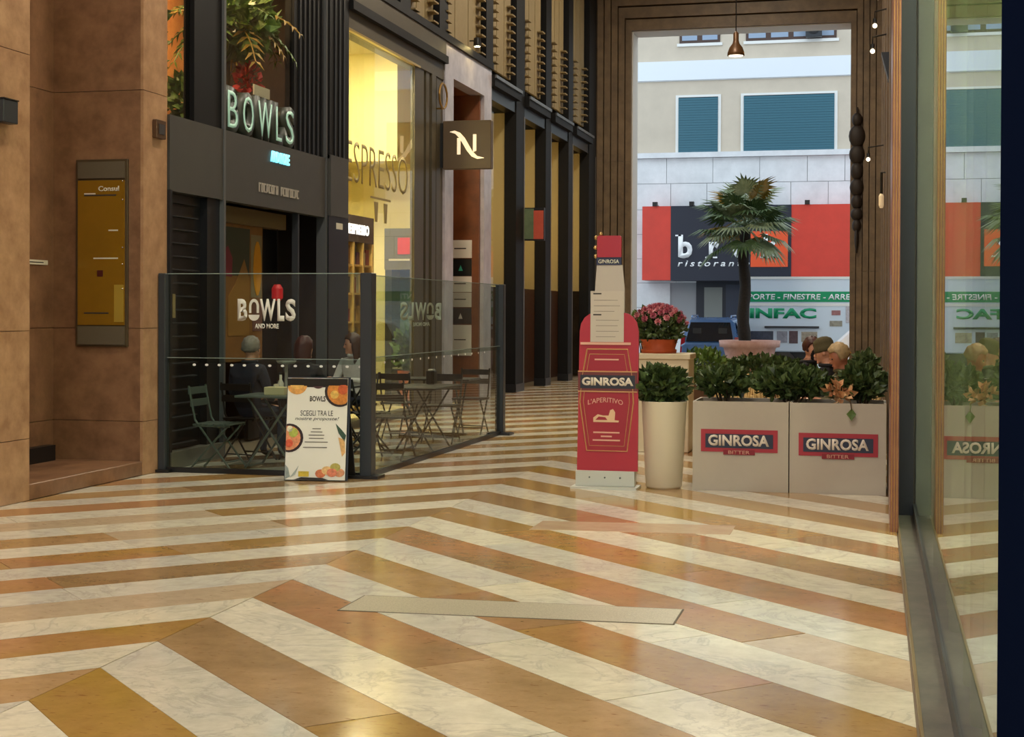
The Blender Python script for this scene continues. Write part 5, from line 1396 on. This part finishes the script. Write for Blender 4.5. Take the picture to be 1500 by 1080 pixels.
for x in (-2.50, -2.36, -2.22): MB().ball((x, by - 0.052, 0.10), 0.008, 8, 6).build('bolt', M_grey, bt)

# ---- shrubs
def shrub(label, c, r, n, pot_z, seed, m=M_leaf, ls=0.085, group='clipped shrubs in the white planters'):
    t = thing('shrub', (c[0], c[1], pot_z), label, 'shrub', group)
    mb = MB(); leafball(mb, c, r, n, ls, seed)
    o = mb.build('foliage', m, t); o['kind'] = 'stuff'
    for q in range(6):
        a = q * 1.05
        MB().tube([(c[0] + 0.03 * math.cos(a), c[1] + 0.03 * math.sin(a), pot_z), (c[0] + r[0] * 0.3 * math.cos(a), c[1] + r[1] * 0.3 * math.sin(a), (pot_z + c[2]) / 2), (c[0] + r[0] * 0.75 * math.cos(a), c[1] + r[1] * 0.75 * math.sin(a), c[2] + 0.05)], [0.012, 0.008, 0.004], 5).build('stem', M_stem, t)
    return t
pv = thing('tall_pot', (-1.855, 13.6, 0), 'tall round cream pot beside the bottle stand', 'plant pot')
MB().lathe([(0.15, 0), (0.165, 0.02), (0.205, 0.78), (0.208, 0.79), (0.19, 0.79), (0.185, 0.72), (0.02, 0.70)], (-1.855, 13.6, 0), 36).build('vessel', mat('cream_pot', (222, 212, 190), 0.4), pv, smooth=True)
MB().lathe([(0.18, 0.70), (0.02, 0.73)], (-1.855, 13.6, 0), 20).build('soil', M_stem, pv)
shrub('dark green shrub spilling over the tall round pot', (-1.90, 13.6, 0.93), (0.26, 0.22, 0.14), 850, 0.72, 41)
for i, (xa, xb, lab) in enumerate(((-1.583, -0.735, 'grey box planter with red and navy label nearest the round pot'), (-0.725, 0.105, 'grey box planter with red and navy label against the marble jamb'))):
    t = thing('box_planter', ((xa + xb) / 2, 13.9, 0), lab, 'planter', 'grey box planters')
    M_pl = mat('planter_grey', (188, 180, 166), 0.6, var=0.03)
    mb = MB().box(xa, xb, 13.5, 13.52, 0.01, 0.80).box(xa, xb, 14.13, 14.15, 0.01, 0.80).box(xa, xa + 0.02, 13.52, 14.13, 0.01, 0.80).box(xb - 0.02, xb, 13.52, 14.13, 0.01, 0.80).box(xa, xb, 13.5, 14.15, 0.0, 0.01)
    mb.build('box', M_pl, t)
    bx('soil', xa + 0.02, xb - 0.02, 13.52, 14.13, 0.60, 0.74, mat('soil', (52, 40, 30), 0.9, bump=0.5), t)
    lx = (-1.508, -0.829) if i == 0 else (-0.646, 0.036)
    lz = (0.35, 0.55) if i == 0 else (0.335, 0.535)
    lb = bx('label_border', lx[0], lx[1], 13.492, 13.5, lz[0], lz[1], mat('label_red', (172, 44, 58), 0.45), t)
    bx('label_field', lx[0] + 0.04, lx[1] - 0.04, 13.488, 13.492, lz[0] + 0.035, lz[1] - 0.04, mat('label_navy', (36, 40, 62), 0.45), lb)
    bx('label_tab', (lx[0] + lx[1]) / 2 - 0.14, (lx[0] + lx[1]) / 2 + 0.14, 13.490, 13.4935, lz[0] - 0.025, lz[0] + 0.02, mat('label_red_deep', (140, 26, 40), 0.45), lb)
    lettering('GINROSA', (lx[0] + 0.065, 13.488, lz[0] + 0.053), '-Y', 0.54, 0.10, 0.003, M_glet, lb, bold=0.035)
    lettering('BITTER', (lx[0] + 0.245, 13.490, lz[0] - 0.017), '-Y', 0.19, 0.03, 0.002, M_pink, lb, bold=0.01)
shrub('round dark shrub at the left end of the box planters', (-1.34, 13.8, 0.965), (0.21, 0.2, 0.105), 520, 0.74, 51)
shrub('wide spreading shrub in the middle of the box planters', (-0.72, 13.8, 0.955), (0.36, 0.2, 0.11), 850, 0.74, 52)
shrub('dense dark shrub at the right end of the box planters', (-0.10, 13.8, 0.97), (0.18, 0.2, 0.125), 560, 0.74, 53)
# trailing leaf over the right planter
t = thing('trailing_sprig', (-0.20, 13.49, 0.8), 'single trailing leaf hanging over the right box planter', 'leaf')
MB().tube([(-0.2, 13.55, 0.80), (-0.2, 13.48, 0.82), (-0.19, 13.47, 0.74)], 0.005, 5).build('stem', M_stem, t)
MB().add([(-0.19, 13.47, 0.76), (-0.235, 13.465, 0.71), (-0.19, 13.46, 0.65), (-0.15, 13.465, 0.71), (-0.19, 13.472, 0.71)], [(0, 1, 4), (0, 4, 3), (4, 1, 2), (4, 2, 3)]).build('leaf', M_leaf2, t)
mb = MB(); leafball(mb, (-0.30, 13.62, 0.88), (0.085, 0.06, 0.06), 34, 0.085, 77)
o = mb.build('dried_leaves', mat('dried_leaf', (176, 104, 62), 0.7, c2=(226, 190, 140), vscale=18)); tag(o, 'tuft of dry orange leaves between the two right shrubs', 'leaves', kind='stuff')

# ---- pedestal with chrysanthemum
t = thing('pedestal', (-2.33, 17.0, 0), 'cream square pedestal carrying the pink flower pot', 'pedestal')
bx('shaft', -2.62, -2.04, 16.98, 17.5, 0.0, 1.06, mat('cream_stone', (222, 210, 182), 0.6, var=0.05), t, bevel=0.01)
bx('cap', -2.64, -2.02, 16.96, 17.52, 1.06, 1.125, mat('cream_stone', (206, 186, 146), 0.6), t, bevel=0.008)
t = thing('flower_pot', (-2.41, 17.2, 1.125), 'terracotta pot of pink chrysanthemums on the cream pedestal', 'flowers')
MB().lathe([(0.2, 0), (0.205, 0.04), (0.185, 0.05), (0.215, 0.15), (0.222, 0.16), (0.2, 0.155), (0.05, 0.14)], (-2.41, 17.2, 1.125), 30).build('pot', mat('terracotta_orange', (190, 84, 40), 0.6), t, smooth=True)
mb = MB(); leafball(mb, (-2.41, 17.2, 1.42), (0.29, 0.27, 0.17), 700, 0.08, 61)
o = mb.build('foliage', M_leaf, t); o['kind'] = 'stuff'
M_bl = [mat('pink_petals', (196, 96, 116), 0.6, c2=(226, 164, 166), vscale=30), mat('rose_petals', (150, 58, 84), 0.6, c2=(204, 116, 130), vscale=30)]
def bloom_mesh(m):
    mb = MB()
    for ring, (n_, rr_, zz) in enumerate(((9, 1.0, 0.0), (7, 0.72, 0.35), (5, 0.42, 0.62))):
        for q in range(n_):
            a = 2 * math.pi * q / n_ + ring * 0.4
            d = Vector((math.cos(a), math.sin(a), 0)); s_ = Vector((-math.sin(a), math.cos(a), 0))
            o_ = Vector((0, 0, zz * 0.03))
            mb.add([o_, o_ + d * 0.028 * rr_ - s_ * 0.011 + Vector((0, 0, 0.012)), o_ + d * 0.045 * rr_ + Vector((0, 0, 0.012 + 0.015 * ring)), o_ + d * 0.028 * rr_ + s_ * 0.011 + Vector((0, 0, 0.012))], [(0, 1, 2, 3)])
    return mb.mesh('bloom', m)
bms = [bloom_mesh(m) for m in M_bl]
for q in range(70):
    a = q * 2.39996; el = math.radians(12 + 78 * ((q + 0.5) / 70) ** 0.8)
    d = Vector((math.cos(a) * math.cos(el), math.sin(a) * math.cos(el), math.sin(el)))
    o = bpy.data.objects.new('blossom', bms[q % 2]); col.objects.link(o); o.parent = t
    o.location = Vector((0.0, 0, 0.29)) + Vector((d.x * 0.30, d.y * 0.28, d.z * 0.23))
    o.rotation_euler = d.to_track_quat('Z', 'X').to_euler()
    o.scale = (1.05, 1.05, 1.05)
shrub('bright green plant left of the pink chrysanthemums', (-2.66, 17.75, 1.42), (0.16, 0.16, 0.2), 240, 0.9, 62, M_leaf2, group='plants behind the planters')
t = thing('planter_stand', (-2.66, 17.75, 0), 'dark narrow planter holding the bright green plant', 'plant pot')
MB().lathe([(0.12, 0), (0.15, 0.95), (0.13, 0.95), (0.02, 0.9)], (-2.66, 17.75, 0), 18).build('vessel', M_darkgrey, t)
# hedge planter further back
for i, (x, y, c, r, n, m, lab) in enumerate(((-2.1, 19.0, 0.92, (0.28, 0.3, 0.2), 420, M_leaf2, 'yellow green low shrub behind the cream pedestal'), (-1.35, 19.5, 0.86, (0.58, 0.3, 0.16), 900, M_leaf, 'long low hedge in front of the palm bowl'), (-0.12, 19.0, 0.92, (0.16, 0.3, 0.18), 360, M_leaf, 'dark shrub by the right wall behind the seated people'))):
    t = thing('trough', (x, y, 0), ['brown trough under the yellow green shrub', 'brown trough under the long low hedge', 'brown trough by the right wall'][i], 'planter', 'brown troughs at the back of the cafe')
    hx = max(0.14, r[0] - 0.06)
    bx('box', x - hx, x + hx, y - 0.18, y + 0.18, 0, 0.72, mat('trough_brown', (96, 66, 44), 0.7), t, bevel=0.01)
    bx('soil', x - hx + 0.02, x + hx - 0.02, y - 0.16, y + 0.16, 0.72, 0.735, mat('soil', (52, 40, 30), 0.9), t)
    shrub(lab, (x, y, c), r, n, 0.72, 70 + i, m, group='plants behind the planters')

# ---- lamps and decorations near the way out
t = thing('pendant_lamp', (-2.70, 30.0, 6.68), 'bell shaped pendant lamp hanging in the bright portal', 'lamp')
MB().lathe([(0.17, 0.0), (0.165, 0.06), (0.13, 0.16), (0.07, 0.24), (0.055, 0.3), (0.055, 0.44), (0.02, 0.48)], (-2.70, 30.0, 6.68), 24).build('shade', mat('brass_brown', (96, 66, 40), 0.4, metal=0.3), t, smooth=True)
MB().lathe([(0.02, -0.02), (0.14, -0.005), (0.15, 0.02)], (-2.70, 30.0, 6.68), 20).build('bulb', mat('pendant_glow', (255, 244, 220), 0.5, emit=(255, 236, 200), estr=4), t)
MB().tube([(-2.70, 30.0, 7.14), (-2.70, 30.0, CEIL)], 0.012, 6).build('cord', M_black, t)
for i, (px, y, z) in enumerate(((0.02, 22.0, 6.08), (-0.02, 22.0, 5.68), (-0.05, 22.0, 5.32), (-0.12, 26.0, 4.18))):
    t = thing('string_bulb', (px, y, z), ['highest glowing bulb hanging near the right wall', 'second glowing bulb hanging near the right wall', 'third glowing bulb hanging near the right wall', 'lowest glowing bulb hanging near the right portal jamb'][i], 'lamp', 'glowing bulbs by the right wall')
    MB().ball((px, y, z), 0.032, 12, 8).build('bulb', mat('bulb_glow2', (255, 240, 210), 0.5, emit=(255, 230, 190), estr=7), t, smooth=True)
    MB().lathe([(0.03, 0.04), (0.03, 0.1)], (px, y, z), 10).build('socket', M_black, t)
    MB().tube([(px, y, z + 0.1), (px, y, z + 0.2), (WR, y, z + 0.24)], 0.012, 6).build('arm', M_black, t)
t = thing('loudspeaker', (0.1, 15.6, 3.95), 'black wedge loudspeaker high on the right wall', 'loudspeaker')
MB().add([(0.05, 15.45, 4.2), (WR, 15.45, 4.2), (WR, 15.45, 3.93), (0.12, 15.45, 3.93), (0.05, 15.7, 4.2), (WR, 15.7, 4.2), (WR, 15.7, 3.93), (0.12, 15.7, 3.93)], [(0, 1, 2, 3), (7, 6, 5, 4), (0, 4, 5, 1), (2, 6, 7, 3), (0, 3, 7, 4), (1, 5, 6, 2)]).build('cabinet', M_black, t)
bx('bracket', 0.13, WR, 15.55, 15.6, 3.86, 3.93, M_black, t)
# dark carved ornament on the right portal jamb
t = thing('hanging_ornament', (-0.44, YEND + 0.2, 3.05), 'dark carved drop ornament hanging on the right portal jamb', 'ornament')
yb_ = YEND + 0.16
for q, (z, rx, rz_) in enumerate(((6.3, 0.13, 0.17), (5.9, 0.2, 0.28), (5.45, 0.19, 0.24), (5.05, 0.15, 0.22), (4.65, 0.17, 0.22), (4.3, 0.14, 0.18), (4.0, 0.15, 0.16), (3.72, 0.11, 0.16), (3.4, 0.05, 0.3))):
    MB().ball((-0.44, yb_, z), (rx, 0.1, rz_), 12, 8).build('carved_lobe', mat('ornament_dark', (34, 22, 14), 0.6), t, smooth=True)
MB().tube([(-0.44, yb_, 3.05), (-0.44, yb_, 6.6)], 0.03, 6).build('rod', mat('ornament_dark', (34, 22, 14), 0.6), t)
# small wall lamp cluster halfway down the right wall
t = thing('wall_lantern', (0.1, 21.0, 3.0), 'pale wall lantern with dark bracket on the right wall', 'lamp')
MB().lathe([(0.02, 0.0), (0.035, 0.04), (0.035, 0.16), (0.015, 0.2)], (0.08, 21.0, 3.02), 12).build('glass', mat('lantern_pale', (226, 206, 170), 0.4, emit=(255, 220, 170), estr=0.25), t)
MB().tube([(0.08, 21.0, 3.2), (0.08, 21.0, 3.5), (WR, 21.0, 3.5)], 0.02, 6).build('bracket', M_black, t)
